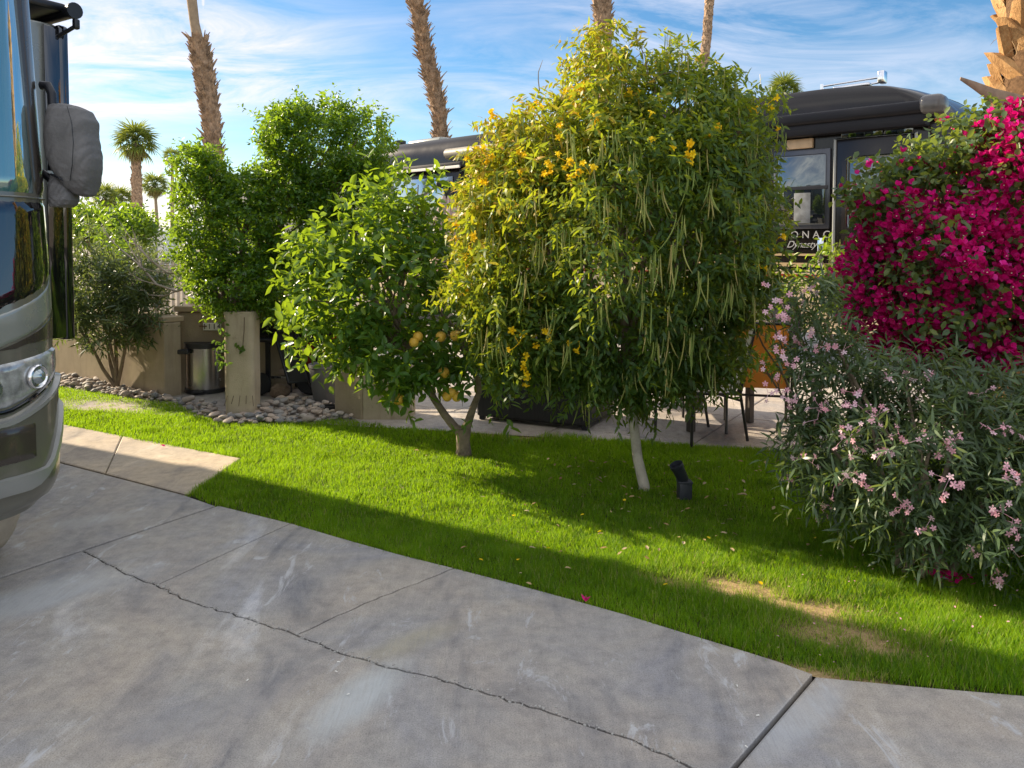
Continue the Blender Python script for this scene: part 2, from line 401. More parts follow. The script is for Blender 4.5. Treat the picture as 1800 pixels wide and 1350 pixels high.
# driveway slabs with the real joints and the long crack between them
J1b = G(385, 888); J1a = G(145, 968); J1x = ext(J1b, J1a, 7)
crackpx = [(145, 968), (185, 990), (240, 1015), (275, 1028), (330, 1055), (430, 1085), (520, 1115), (600, 1148), (700, 1175), (800, 1200), (860, 1220), (950, 1245), (1050, 1280), (1130, 1308), (1190, 1335)]
J4t = G(1430, 1184); J4b = G(1285, 1350); J4e = ext(J4t, J4b, 9); J4c = ext(J4t, J4b, 1.13)
crack = [G(*q) for q in crackpx] + [J4c]
ci = {q: i for i, q in enumerate(crackpx)}
CSEG = [jag(crack[i:i + 2], .009, .04, 5 + i) for i in range(len(crack) - 1)]
def cseg(i, j):
    o_ = [CSEG[i][0]]
    for k in range(i, j): o_ += CSEG[k][1:]
    return o_
edge_px = [(330, 869), (385, 888), (512, 919), (600, 945), (700, 973), (800, 998), (900, 1024), (1000, 1051), (1100, 1079), (1200, 1110), (1300, 1140), (1370, 1162), (1430, 1184)]
E = {q: G(*q) for q in edge_px}
right_edge = [G(1440, 1186), G(1600, 1201), G(1800, 1218)]; right_edge.append(ext(right_edge[1], right_edge[2], 6))
pathA = G(330, 869); pathB = G(108, 812); pathBx = ext(pathA, pathB, 7)
def es(i, j): return [E[q] for q in edge_px[i:j + 1]]
d = MB()
slab(d, [J1x, J1a, E[(385, 888)], pathA, pathBx], .018)
slab(d, cseg(0, 3) + [E[(512, 919)], E[(385, 888)]], .0045, bev=.006)
J3t = G(800, 998)
slab(d, cseg(3, 6) + jag([G(520, 1115), G(640, 1060), J3t], .006, .05, 31)[1:] + es(2, 5)[::-1][1:], .004, bev=.005)
slab(d, cseg(6, len(crack) - 1) + [J4t] + es(5, 12)[::-1][1:] + jag([G(520, 1115), G(640, 1060), J3t], .006, .05, 31)[::-1][1:-1], .004, bev=.005)
slab(d, [J4t, J4c, J4e, Vector((6, -3, 0)), right_edge[-1]] + right_edge[:-1][::-1], .013)
slab(d, cseg(0, len(crack) - 1) + [J4e, Vector((-7, -3, 0)), J1x], .0045, bev=.006)
tag(d.build('driveway', m_drive), kind='structure')
# raised crumbs and chalky repair along the crack
cr = MB(); rg = random.Random(4)
cl = jag(crack, .012, .03, 9)
for q in cl:
    for _ in range(3):
        s = rg.uniform(.0015, .0045); cr.box((q.x + rg.gauss(0, .012), q.y + rg.gauss(0, .012), s * .3), (s * rg.uniform(1, 3), s * rg.uniform(1, 2), s), Matrix.Rotation(rg.uniform(0, 3), 3, 'Z'))
tag(cr.build('crack_grit', simple('concrete_crumbs', (.34, .33, .31), .9)), kind='stuff')
for k_, lab in ((0, ''),):
    gb = MB(); gb.add([(-9, -3.5, -.028), (7, -3.5, -.028), (7, 9, -.028), (-9, 9, -.028)], [(0, 1, 2, 3)])
    tag(gb.build('soil_bed', m_crack), kind='structure')

# side path
pth = MB(); pC = G(425, 805); pD = G(108, 745); pDx = ext(pC, pD, 4.5)
def lerp_pt(t): return pathA.lerp(pathB, t), pC.lerp(pD, t)
a0, b0 = lerp_pt(0); a1, b1 = lerp_pt(.62); a2, b2 = lerp_pt(1.25)
slab(pth, [a0, b0, b1, a1], .004); slab(pth, [a1, b1, b2, a2], .004); slab(pth, [a2, b2, ext(b0, b1, 5.5), ext(a0, a1, 5.5)], .004)
tag(pth.build('path', m_path), kind='structure')

# patio pavers: square slabs on the driveway grid, cut along the lawn
pe0 = G(690, 752); pe1 = G(1380, 792); pd = (pe1 - pe0).normalized(); pn = Vector((-pd.y, pd.x, 0))
bm = bmesh.new(); pm = MB(); o0 = G(1217, 780)
for i in range(-9, 12):
    for j in range(-8, 12):
        a = o0 + UV * (i * 1.22) + NV * (j * 1.22); q = [a, a + UV * 1.22, a + UV * 1.22 + NV * 1.22, a + NV * 1.22]
        slab(pm, q, .005, .004 - .008)
me = bpy.data.meshes.new('t'); me.from_pydata([tuple(v) for v in pm.v], [], pm.f); bm.from_mesh(me)
for co, no in ((pe0 + pn * .0, -pn), (Vector((-5.2, 7.7, 0)), Vector((-1, 0, 0))), (Vector((0, 16, 0)), Vector((0, 1, 0)))):
    bmesh.ops.bisect_plane(bm, geom=bm.verts[:] + bm.edges[:] + bm.faces[:], plane_co=co, plane_no=no, clear_outer=True)
pm2 = MB(); pm2.bm_(bm); tag(pm2.build('patio', m_patio), kind='structure')

# mountains, with distant haze painted in as a blue-grey rock colour
mt = MB()
def mtn(u, v):
    x = -1500 + 3000 * u; h = (70 + 60 * noise.noise(Vector((x * .002, 0, 3))) + 25 * noise.noise(Vector((x * .008, 1, 3)))) * (1 - v)
    return (x, 2300 + (1 - v) * 500, max(0, h) * 1.1 - 1)
mt.grid(mtn, 90, 6); tag(mt.build('mountains', simple('mountain_haze_blue', (.17, .19, .24), .95, 0, .2, .01, 0)), kind='structure')

# ---------------------------------------------------------------- lawn
front = [G(*q) for q in [(330, 868), (345, 873)]] + es(1, 12) + right_edge
back = [Vector((7.2, pe0.y + (7.2 - pe0.x) * pd.y / pd.x, 0)), G(1380, 791), G(1100, 775), G(820, 759), G(690, 751), G(597, 736), G(528, 742), G(444, 744), G(383, 742), G(330, 722), G(311, 708), G(250, 703), G(109, 681), ext(G(250, 703), G(109, 681), 2.2)]
lawn_poly = front + back + [ext(b0, b1, 3.5), pD, G(270, 779), pC]
lp = np.array([(q.x, q.y) for q in lawn_poly])
def inside(poly, x, y):
    c = np.zeros(len(x), bool); j = len(poly) - 1
    for i in range(len(poly)):
        xi, yi = poly[i]; xj, yj = poly[j]
        c ^= ((yi > y) != (yj > y)) & (x < (xj - xi) * (y - yi) / (yj - yi + 1e-12) + xi); j = i
    return c
ls = MB(); ls.add([(q.x, q.y, -.012) for q in lawn_poly], [tuple(range(len(lawn_poly)))])
ls2 = None
dry_spots = [(G(1290, 1030), .26, .12), (G(1420, 1065), .24, .11), (G(1500, 1120), .26, .12), (G(1180, 1022), .16, .05), (G(180, 712), .5, .22), (G(880, 762), .5, .12), (G(1430, 1180), .3, .05)]
m, nt, out = newmat('lawn_earth'); pos_ = nt.nodes.new('ShaderNodeNewGeometry').outputs['Position']; acc = None
for c_, a_, b_ in dry_spots:
    mp_ = nt.nodes.new('ShaderNodeMapping'); mp_.vector_type = 'TEXTURE'; mp_.inputs['Location'].default_value = (c_.x, c_.y, 0); mp_.inputs['Rotation'].default_value = (0, 0, -.37); mp_.inputs['Scale'].default_value = (a_ * 1.5, b_ * 1.5, 1)
    nt.links.new(pos_, mp_.inputs[0]); ln = nt.nodes.new('ShaderNodeVectorMath'); ln.operation = 'LENGTH'; nt.links.new(mp_.outputs[0], ln.inputs[0])
    f_ = math_(nt, 'SUBTRACT', 1.0, ln.outputs['Value'], None, True); acc = f_ if acc is None else math_(nt, 'MAXIMUM', acc, f_)
nz_ = noisen(nt, coords(nt, kind='pos'), 22, 6, .7); fz = math_(nt, 'MULTIPLY', acc, math_(nt, 'MULTIPLY_ADD', nz_, 6.5, -1.6), None, True)
nf_ = noisen(nt, coords(nt, kind='pos'), 120, 4, .7)
cc_ = mixc(nt, fz, ramp(nt, nz_, [(.3, (.035, .04, .012)), (.7, (.07, .075, .02))]), ramp(nt, nf_, [(.3, (.26, .17, .08)), (.7, (.50, .37, .19))]))
prin(nt, out, cc_, .95, 0, bump(nt, nf_, .8, .012), .2); tag(ls.build('lawn_soil', m), kind='structure')
def dryness(x, y):
    d = np.zeros(len(x)); rag = np.array([noise.noise(Vector((p_ * 7, q_ * 7, 5))) + .6 * noise.noise(Vector((p_ * 19, q_ * 19, 5))) for p_, q_ in zip(x, y)])
    for c, a, b in dry_spots:
        u = (x - c.x) * .93 - (y - c.y) * .36; v = (x - c.x) * .36 + (y - c.y) * .93
        d = np.maximum(d, np.exp(-((u / a) ** 2 + (v / b) ** 2)) * (1 + 1.1 * rag))
    return d
def grass(dens, x0, x1, y0, y1, wid, hgt):
    n = int((x1 - x0) * (y1 - y0) * dens); x = RN.uniform(x0, x1, n); y = RN.uniform(y0, y1, n)
    # keep to the view and a margin round it
    k = inside(lp, x, y) & (np.abs(x / np.maximum(y, .1)) < 1.2); x = x[k]; y = y[k]
    nz = np.array([noise.noise(Vector((a * 2.2, b * 2.2, 0))) for a, b in zip(x, y)])
    dr = dryness(x, y); keep = RN.random(len(x)) > np.clip(dr * 1.1 - .1 + .3 * nz * (dr > .2), 0, .93)
    x, y, nz, dr = x[keep], y[keep], nz[keep], dr[keep]; n = len(x)
    x = x + RN.normal(size=n) * .014; y = y + RN.normal(size=n) * .014
    return x, y, nz, dr
gx, gy, gn, gd = [], [], [], []; gw = []
for (dens, y0, y1, x0, x1, w) in ((30000, 2.5, 4.6, -2.5, 4.6, .0030), (17000, 4.6, 6.4, -4.5, 6, .0040), (10000, 6.4, 9.8, -6.8, 3, .0055)):
    x, y, nz, dr = grass(dens, x0, x1, y0, y1, w, 0); gx.append(x); gy.append(y); gn.append(nz); gd.append(dr); gw.append(np.full(len(x), w))
gx, gy, gn, gd, gw = map(np.concatenate, (gx, gy, gn, gd, gw)); n = len(gx)
tuft = np.array([max(0, noise.noise(Vector((a * 5, b * 5, 7)))) for a, b in zip(gx, gy)])
tall = np.zeros(n)
for (px, py, r, h) in ((1000, 775, .22, 1.5), (960, 772, .15, 1.2), (1150, 1000, .3, .7), (1360, 1050, .25, .8), (1250, 1000, .25, .6), (1080, 785, .3, .6), (1160, 790, .2, .5), (1640, 1140, .5, .5), (870, 770, .15, .8)):
    c = G(px, py); tall = np.maximum(tall, h * np.exp(-(((gx - c.x) ** 2 + (gy - c.y) ** 2) / r ** 2)))
H = (.022 + .022 * RN.random(n) + .035 * tuft) * (1 + tall) * (1 - .45 * np.clip(gd, 0, 1))
hd = RN.random(n) * 6.283; lean = np.abs(RN.normal(size=n)) * .28 + .05 + .35 * np.clip(gd, 0, 1)
D = np.stack([np.cos(hd) * lean, np.sin(hd) * lean, np.ones(n)], 1)
N = np.stack([np.cos(hd), np.sin(hd), np.zeros(n)], 1)
tint = np.clip(.36 + .16 * RN.normal(size=n) + .42 * gn + .0 * gd, 0, .78); tint = np.where(RN.random(n) < gd * .95, .85 + .15 * RN.random(n), tint)
cl_ = np.array([noise.noise(Vector((a * 9, b * 9, 3))) for a, b in zip(gx, gy)]); tint = np.where(tint < .8, np.clip(tint + .25 * cl_, 0, .78), tint); tint = np.where(RN.random(n) < .06, .9, tint)
m_grass = foliage('grass_blades', [(0, (.022, .075, .008)), (.4, (.095, .205, .010)), (.75, (.21, .35, .012)), (.84, (.34, .27, .11)), (1, (.40, .32, .15))], .5, (.46, .72, .01), .5, .2)
go = leaves('lawn_grass', np.stack([gx, gy, np.full(n, -.014)], 1), D, N, H, gw, 'blade', m_grass, None, tint)
tag(go, kind='stuff', label='short bright green lawn grass between driveway and patio', cat='grass')
# ---------------------------------------------------------------- walls, posts, bed
m_stucco = simple('tan_stucco', (.36, .29, .205), .9, 0, .12, 3.5, .7, .25, 0, .006)
m_stucco2 = simple('pale_post_stucco', (.43, .36, .255), .9, 0, .22, 4.5, .7, .25, 0, .008)
def stucco(name, col, dark):
    m, nt, out = newmat(name); v = coords(nt, kind='pos'); vd = coords(nt, (7, 7, .9), kind='pos')
    n1 = noisen(nt, v, 3.2, 7, .6); n2 = noisen(nt, vd, 1.3, 6, .65); n3 = noisen(nt, v, 90, 5, .7); n4 = noisen(nt, v, 14, 6, .7)
    c = ramp(nt, n1, [(.3, tuple(q * .82 for q in col)), (.7, tuple(q * 1.12 for q in col))])
    c = mixc(nt, ramp(nt, n2, [(.52, (0, 0, 0)), (.74, (.75, .75, .75))]), c, dark)
    c = mixc(nt, ramp(nt, n4, [(.62, (0, 0, 0)), (.7, (.6, .6, .6))]), c, tuple(q * .62 for q in col))
    prin(nt, out, c, .92, 0, bump(nt, math_(nt, 'ADD', n3, math_(nt, 'MULTIPLY', n4, .6)), .8, .006), .2); return m
m_stucco = stucco('tan_stucco', (.37, .30, .21), (.22, .17, .12)); m_stucco2 = stucco('pale_post_stucco', (.46, .39, .28), (.24, .18, .12))
m_cap = simple('brick_cap', (.40, .31, .21), .85, 0, .2, 6, .6)
m_black = simple('black_metal', (.012, .013, .018), .38, .2, .2, 6, .1, .5)
m_chrome = simple('chrome', (.75, .75, .77), .14, 1, .05, 4, 0)
m_steel = simple('brushed_steel', (.42, .41, .40), .25, 1, .1, 5, .05)
m_white = simple('white_paint', (.72, .70, .66), .6, 0, .06, 6, .1)
m_grey = simple('grey_plastic', (.13, .13, .135), .5, 0, .15, 6, .1)
m_rub = simple('black_rubber', (.018, .018, .02), .8, 0, .2, 12, .3)
m_dark = simple('dark_plastic', (.02, .02, .024), .45, 0, .2, 8, .1)

def wall_seg(mb, a, b, th, z0, z1, side=1, bev=.012):
    a = Vector(a[:2] + (0,)) if isinstance(a, tuple) else Vector((a.x, a.y, 0)); b = Vector((b.x, b.y, 0))
    d = (b - a); L = d.length; ang = math.atan2(d.y, d.x); nn = Vector((-d.y, d.x, 0)).normalized() * side
    c = (a + b) / 2 + nn * th / 2; c.z = (z0 + z1) / 2
    mb.box(c, (L, th, z1 - z0), Matrix.Rotation(ang, 3, 'Z'), bev)
K = G(290, 698)
Wf = G(112, 662); Wx = ext(K, Wf, 2.5)
r = empty('garden_wall', K, 'long low tan stucco wall receding behind the left shrubs and the grey cobbles', 'wall')
w = MB(); wall_seg(w, Wx, K, .2, -.1, .80); w.build('wall', m_stucco, r)
w = MB(); wall_seg(w, Wx, K + (K - Wf).normalized() * -.003, .24, .803, .86, 1, .008); w.build('cap', m_cap, r)
# counter block with its number tile
K2 = G(462, 690)
cy_ = K.y + .34
r = empty('counter_block', K, 'square tan stucco counter with a white number tile, behind the steel bin', 'counter')
w = MB(); w.box((K.x + .62, cy_ + .36, .40), (1.24, .72, .98), None, .015); w.build('wall', m_stucco, r)
w = MB(); w.box((K.x + .62, cy_ + .36, .925), (1.29, .77, .065), None, .012); w.build('counter_top', m_cap, r)
w = MB(); w.box((K.x + .30, cy_ - .018, .735), (.085, .03, .012), None, .003); w.box((K.x + .265, cy_ - .012, .775), (.012, .02, .012)); w.box((K.x + .325, cy_ - .012, .775), (.012, .02, .012))
w.build('hook', simple('rusty_metal', (.16, .08, .045), .8), r)
pl = MB(); c0 = P(373, 574, cy_ - .012); c0.y = cy_ - .012
pl.box(c0, (.20, .02, .085), None, .004); pl = pl.build('number_plate', m_white, r)
def text(name, s, size, M, mat, parent, extr=.002, font=None, shear=0, space=1.0):
    cu = bpy.data.curves.new(name, 'FONT'); cu.body = s; cu.size = size; cu.extrude = extr; cu.align_x = 'CENTER'; cu.align_y = 'CENTER'
    cu.shear = shear; cu.space_character = space; cu.resolution_u = 4
    t = bpy.data.objects.new(name, cu); C.objects.link(t); t.matrix_world = M
    bpy.context.view_layer.update()
    me = bpy.data.meshes.new_from_object(t.evaluated_get(bpy.context.evaluated_depsgraph_get()))
    me.transform(M); bpy.data.objects.remove(t); me.materials.clear(); me.materials.append(mat)
    o = bpy.data.objects.new(name, me); return link(o, parent)
text('number', '1114', .085, Matrix.Translation((c0.x, c0.y - .012, c0.z)) @ Matrix.Rotation(rad(90), 4, 'X'), m_black, pl, .001, space=1.25)

# things on the counter
def lathe_thing(name, loc, prof, mat, label, cat, group=None):
    m = MB(); m.lathe(prof, loc, 16); return tag(m.build(name, mat, None, 40), label, cat, group)
cx_, cz_ = K.x + .28, .958
r = empty('soap_dispenser', (cx_ + .02, cy_ + .2, cz_), 'small pale soap pump bottle standing on the tan counter', 'soap bottle')
m = MB(); m.lathe([(.03, 0), (.034, .01), (.034, .09), (.03, .105), (.014, .12), (.013, .135)], r.location, 16); m.build('bottle', simple('soap_liquid', (.55, .50, .32), .25), r, 40)
m = MB(); m.lathe([(.016, .135), (.016, .15), (.006, .152), (.006, .185), (.014, .187), (.014, .195)], r.location, 12); m.tube([r.location + Vector((0, 0, .19)), r.location + Vector((-.03, 0, .195)), r.location + Vector((-.045, 0, .182))], .005, 6); m.build('pump', m_white, r, 40)
m = MB(); m.lathe([(.085, 0), (.12, .03), (.15, .075), (.144, .077), (.11, .035), (.07, .012), (0, .01)], (cx_ - .14, cy_ + .34, cz_), 24); tag(m.build('bowl', m_white, None, 40), 'white dish standing on the counter beside the soap bottle', 'bowl')
m = MB(); m.tube([(cx_ + .02, cy_ + .45, cz_), (cx_ + .02, cy_ + .45, cz_ + .2), (cx_ + .0, cy_ + .42, cz_ + .25), (cx_ - .06, cy_ + .36, cz_ + .25), (cx_ - .08, cy_ + .34, cz_ + .2)], .011, 8)
m.lathe([(.03, 0), (.03, .012), (.012, .02)], (cx_ + .02, cy_ + .45, cz_), 12); tag(m.build('faucet', m_chrome, None, 50), 'curved chrome tap rising behind the soap bottle', 'tap')

# pillars
pc = G(420, 731); r = empty('pillar', pc, 'pale stained stucco post in cobbles with vine leaves climbing it', 'post')
def rough_post(mb, c, w, d, h, seed, rz=0.0):
    Rz = Matrix.Rotation(rz, 3, 'Z')
    def fn(u, v):
        t = u * 4; s = int(t) % 4; f = t - int(t)
        x, y = [(-1 + 2 * f, -1), (1, -1 + 2 * f), (1 - 2 * f, 1), (-1, 1 - 2 * f)][s]
        k = 1 - .12 * max(0, abs(x * y)) ** 6
        q = Vector((x * w / 2 * k, y * d / 2 * k, v * h)); nz = noise.noise(Vector((q.x * 9 + seed, q.y * 9, q.z * 5))) * .006
        q.x *= 1 + nz / w * 2; q.y *= 1 + nz / d * 2
        return c + Rz @ q + Vector((0, 0, -.05))
    mb.grid(fn, 40, 24, True); 
    mb.box((c.x, c.y, h - .06), (w * .93, d * .93, .02), Rz)
mb = MB(); rough_post(mb, pc + Vector((-.01, .15, 0)), .285, .29, 1.05, 3, rad(4)); mb.build('post', m_stucco2, r, 60)
m_vine = foliage('vine_leaf', [(0, (.03, .075, .012)), (.5, (.06, .13, .02)), (1, (.12, .2, .03))], .35)
mb = MB(); v0 = pc + Vector((-.13, -.012, .95)); pts = [v0 + Vector((.0, -.01, 0)), v0 + Vector((.02, -.015, -.15)), v0 + Vector((-.03, -.015, -.32)), v0 + Vector((-.01, -.01, -.48))]
mb.tube(pts, .005, 5); v1 = pc + Vector((.07, -.012, .95)); mb.tube([v1, v1 + Vector((.0, -.01, -.12)), v1 + Vector((-.02, -.01, -.33))], .004, 5)
for a in range(5): mb.tube([pc + Vector((-.1 + .06 * a, -.02, .2)), pc + Vector((-.13 + .07 * a, -.03, .1 + .02 * (a % 2)))], .003, 4)
vs = mb.build('vine_stem', simple('vine_bark', (.12, .09, .06), .9), r)
q = []; 
for k in range(46): t = RN.random(); i = int(t * 3); a = pts[i].lerp(pts[i + 1], t * 3 - i); q.append(a + Vector((RN.normal() * .028, -.012 - .02 * RN.random(), RN.normal() * .015)))
for k in range(12): q.append(v1 + Vector((-.02 + RN.normal() * .02, -.02, -.3 + RN.normal() * .03)))
q = np.array(q); n = len(q)
leaves('vine_leaves', q, RN.normal(size=(n, 3)) * [1, .3, .6] + [0, 0, -.5], np.tile([0, -1, .3], (n, 1)) + RN.normal(size=(n, 3)) * .3, .05, .03, 'oval', m_vine, r)

pc2 = G(612, 736); r = empty('stub_wall', pc2, 'low tan stucco block half covered by the citrus tree, between cobbles and patio', 'wall')
mb = MB(); a_ = G(588, 727); b_ = G(635, 737); c_ = G(672, 738)
wall_seg(mb, a_, b_, .36, -.1, .55); 
mb.build('block', m_stucco, r)
mb = MB(); e_ = b_ + (b_ - a_).normalized() * .004; mb.box((e_.x + .24, e_.y + .16, .22), (.46, .3, .62), None, .012); mb.build('block', m_stucco2, r)

# step bin
bc = G(350, 693); r = empty('trash_can', bc, 'half-round brushed steel step bin with black lid beside the pale post', 'trash can')
def dee(w, d, k=1.0, n=20):
    o = [(w / 2 * math.cos(math.pi + math.pi * i / n) * k, -d * math.sin(math.pi * i / n) ** .8 * k) for i in range(n + 1)]
    return o
mb = MB(); n = 20; wbin, dbin = .44, .27; cc = bc + Vector((.0, .27, 0))
def bandm(z0, z1, k): 
    m_ = MB(); o = [(cc.x + a, cc.y + b) for a, b in dee(wbin, dbin, k)]; m_.prism(o, z0, z1, 'z'); return m_
bandm(.045, .50, 1.0).build('body', m_steel, r, 35)
bandm(.0, .045, 1.05).build('base_ring', m_dark, r, 35)
bandm(.50, .555, 1.07).build('lid', m_dark, r, 35)
mb = MB(); mb.box((cc.x - .16, cc.y - .26, .47), (.12, .10, .05), None, .012); mb.build('hinge', m_dark, r)
mb = MB(); mb.box((cc.x, cc.y - dbin - .03, .03), (.12, .07, .02), None, .006); mb.build('pedal', m_dark, r)

# cobbles
stone_m = []
for i, c in enumerate([(.28, .265, .25), (.36, .32, .28), (.19, .19, .195), (.42, .34, .28), (.30, .25, .215)]):
    stone_m.append(simple('cobble_stone_%s' % ['grey', 'beige', 'slate', 'tan', 'brown'][i], c, .75, 0, .25, 25, .4))
protos = []
for i in range(10):
    bm = bmesh.new(); bmesh.ops.create_icosphere(bm, subdivisions=3, radius=.5)
    s = (1, .6 + .25 * R0.random(), .36 + .2 * R0.random()); o_ = R0.random() * 50
    for v in bm.verts:
        k = 1 + .22 * noise.noise(v.co * 1.9 + Vector((o_, 0, 0))); v.co = Vector((v.co.x * s[0] * k, v.co.y * s[1] * k, v.co.z * s[2] * k))
    me = bpy.data.meshes.new('river_rock'); bm.to_mesh(me); bm.free(); me.polygons.foreach_set('use_smooth', np.ones(len(me.polygons), bool)); me.materials.append(stone_m[i % 5]); protos.append(me)
bedL = [(109, 659), (200, 676), (290, 697), (300, 706), (345, 706), (385, 716), (385, 741), (330, 722), (311, 708), (250, 703), (109, 681)]
bedR = [(385, 726), (455, 716), (520, 700), (586, 712), (590, 728), (640, 740), (597, 737), (528, 743), (444, 746), (383, 743)]
for poly, cnt, grp, lab, smin, smax in ((bedL, 185, 'cobbles along the foot of the low wall', 'rounded river cobble in the bed at the foot of the tan wall', .06, .17), (bedR, 190, 'cobbles around the pale post', 'rounded river cobble in the bed around the pale stucco post', .055, .16)):
    pg = np.array([tuple(G(*q))[:2] for q in poly]); lo = pg.min(0); hi = pg.max(0); placed = []
    bd = MB(); bd.add([(x, y, -.006) for x, y in pg], [tuple(range(len(pg)))]); tag(bd.build('rock_bed_soil', m_dirt), kind='structure')
    tries = 0
    while len(placed) < cnt and tries < 20000:
        tries += 1; x = R0.uniform(lo[0], hi[0]); y = R0.uniform(lo[1], hi[1])
        if not inside(pg, np.array([x]), np.array([y]))[0]: continue
        s = .72 * R0.uniform(smin, smax) * (1.2 if R0.random() < .15 else 1); 
        near = [(a, b, c) for a, b, c in placed if (a - x) ** 2 + (b - y) ** 2 < ((c + s) * .27) ** 2]
        if len(near) > 1: continue
        o = bpy.data.objects.new('river_rock', protos[R0.randrange(10)]); C.objects.link(o)
        o.location = (x, y, s * .14 + (.025 if near else 0) + R0.uniform(0, .015)); o.scale = (s, s, s); o.rotation_euler = (R0.uniform(-.25, .25), R0.uniform(-.25, .25), R0.uniform(0, 6.28))
        tag(o, lab, 'rock', grp); placed.append((x, y, s))

# ---------------------------------------------------------------- picket fence far behind the counter
fo = P(240, 560, 12.5); fo.z = 0
r = empty('picket_fence', fo, 'pale slatted fence seen over the tan counter', 'fence')
mb = MB()
for i in range(38): mb.box((fo.x + i * .085, 12.5 + .0 * i, .72), (.045, .025, 1.4), None, .004)
mb.build('pickets', simple('bleached_wood', (.50, .44, .36), .8, 0, .2, 9, .3), r)
mb = MB(); mb.box((fo.x + 1.6, 12.53, 1.25), (3.3, .03, .07)); mb.box((fo.x + 1.6, 12.53, .3), (3.3, .03, .07)); mb.build('rail', m_white, r)
# ---------------------------------------------------------------- shrubs and trees
m_bark = simple('grey_brown_bark', (.20, .155, .11), .9, 0, .3, 18, .7)
m_bark2 = simple('pale_smooth_bark', (.42, .385, .32), .85, 0, .22, 14, .8, .3, 0, .008)
m_twig = simple('dry_twig', (.22, .17, .12), .9, 0, .2, 20)
def tint_mix(n, base=.5, sd=.18, rng=RN): return np.clip(base + sd * rng.normal(size=n), 0, 1)

# --- ficus hedge shape over the post
m_ficus = foliage('ficus_leaf', [(0, (.025, .07, .012)), (.4, (.05, .13, .018)), (.75, (.10, .20, .02)), (1, (.19, .28, .03))], .42, (.42, .62, .02), .32, .5)
fb = [blob(354, 400, 36, 118, 7.9, .36), blob(340, 300, 24, 34, 7.95, .24), blob(372, 335, 30, 56, 8, .3), blob(425, 420, 72, 92, 8.0, .42), blob(420, 505, 74, 50, 7.8, .4), blob(500, 400, 78, 100, 8.15, .42), blob(500, 505, 70, 55, 7.9, .38),
      blob(555, 262, 84, 72, 8.2, .45), blob(520, 240, 52, 42, 8.2, .4), blob(628, 265, 50, 62, 8.25, .4), blob(510, 340, 56, 58, 8.2, .38), blob(600, 350, 62, 62, 8.2, .4), blob(575, 440, 50, 90, 8.1, .35), blob(440, 345, 60, 36, 8.1, .35), blob(640, 330, 34, 60, 8.2, .3)]
base = Vector((pc.x * (pc.y + .62) / pc.y - .02, pc.y + .62, 0))
r = empty('ficus_shrub', base, 'tall sculpted glossy green ficus with a block-shaped upper right crown, rising over the pale post', 'shrub')
p, nn = sprays(fb, 5600, .38, .07, 2.6, zmin=.75)
top = p[:, 2] > 2.6
pos, ld, tw = twigs(p, nn, .13, 9, .7, .35, .6)
n = len(pos); nrm = np.array([0, 0, .8]) + RN.normal(size=(n, 3)) * .7
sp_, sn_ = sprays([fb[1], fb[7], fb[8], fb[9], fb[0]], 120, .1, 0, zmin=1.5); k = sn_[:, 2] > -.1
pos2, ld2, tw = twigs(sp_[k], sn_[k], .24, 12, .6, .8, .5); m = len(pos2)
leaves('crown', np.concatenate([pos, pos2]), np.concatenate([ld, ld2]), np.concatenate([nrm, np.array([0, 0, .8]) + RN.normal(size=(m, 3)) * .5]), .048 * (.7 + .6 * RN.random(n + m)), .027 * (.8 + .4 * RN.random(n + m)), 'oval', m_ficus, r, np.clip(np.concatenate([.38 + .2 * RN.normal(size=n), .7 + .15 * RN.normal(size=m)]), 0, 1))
mb = MB(); branch_mesh(mb, base + Vector((0, 0, .6)), fb, .045, 4); mb.tube([base, base + Vector((.02, 0, .4)), base + Vector((0, 0, .8))], [.08, .065, .06], 10)
mb.tube([base + Vector((.06, .05, 0)), base + Vector((.05, 0, .5)), base + Vector((.12, 0, 1))], [.05, .045, .04], 8); mb.build('trunk', m_bark, r, 60)

# --- citrus tree
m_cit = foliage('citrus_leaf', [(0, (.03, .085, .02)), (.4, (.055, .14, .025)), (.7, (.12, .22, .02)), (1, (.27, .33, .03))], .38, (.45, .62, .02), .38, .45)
ct = G(815, 800); r = empty('citrus_tree', ct, 'citrus tree with big glossy leaves and orange fruit, forking low above a netted trunk foot', 'tree')
YC = ct.y
cbl = [blob(690, 520, 128, 100, YC, .62), blob(600, 540, 84, 80, YC - .1, .5), blob(775, 590, 84, 95, YC, .5), blob(700, 615, 90, 56, YC - .1, .5), blob(560, 455, 42, 44, YC, .3), blob(690, 430, 80, 50, YC, .35), blob(800, 680, 66, 36, YC, .35), blob(700, 690, 34, 26, YC - .2, .2), blob(645, 600, 46, 38, YC, .3)]
csp = [blob(655, 350, 46, 44, YC, .25), blob(735, 325, 30, 30, YC, .2), blob(600, 425, 40, 30, YC, .2), blob(765, 390, 40, 36, YC, .25), blob(710, 385, 60, 30, YC, .25), blob(545, 470, 36, 24, YC, .2), blob(520, 540, 24, 40, YC, .2), blob(540, 590, 30, 36, YC, .2), blob(905, 722, 26, 16, YC - .3, .15), blob(700, 715, 24, 16, YC - .3, .15), blob(835, 735, 14, 16, YC - .3, .1)]
p, nn = sprays(cbl, 800, .6, .1, 2.2, zmin=.55)
p2, n2 = sprays(csp, 105, .8, .0, zmin=.35)
pos, ld, tw = twigs(np.concatenate([p, p2]), np.concatenate([nn, n2]), .17, 8, .7, .35, .55, spread=1.0, droop=.12)
n = len(pos); hh = (pos[:, 2] - 1.4)
leaves('crown', pos, ld, np.array([0, 0, .9]) + RN.normal(size=(n, 3)) * .55, .096 * (.6 + .6 * RN.random(n)), .045 * (.8 + .4 * RN.random(n)), 'oval', m_cit, r, np.clip(.36 + .17 * RN.normal(size=n) + .26 * (pos[:, 2] > 1.85), 0, 1))
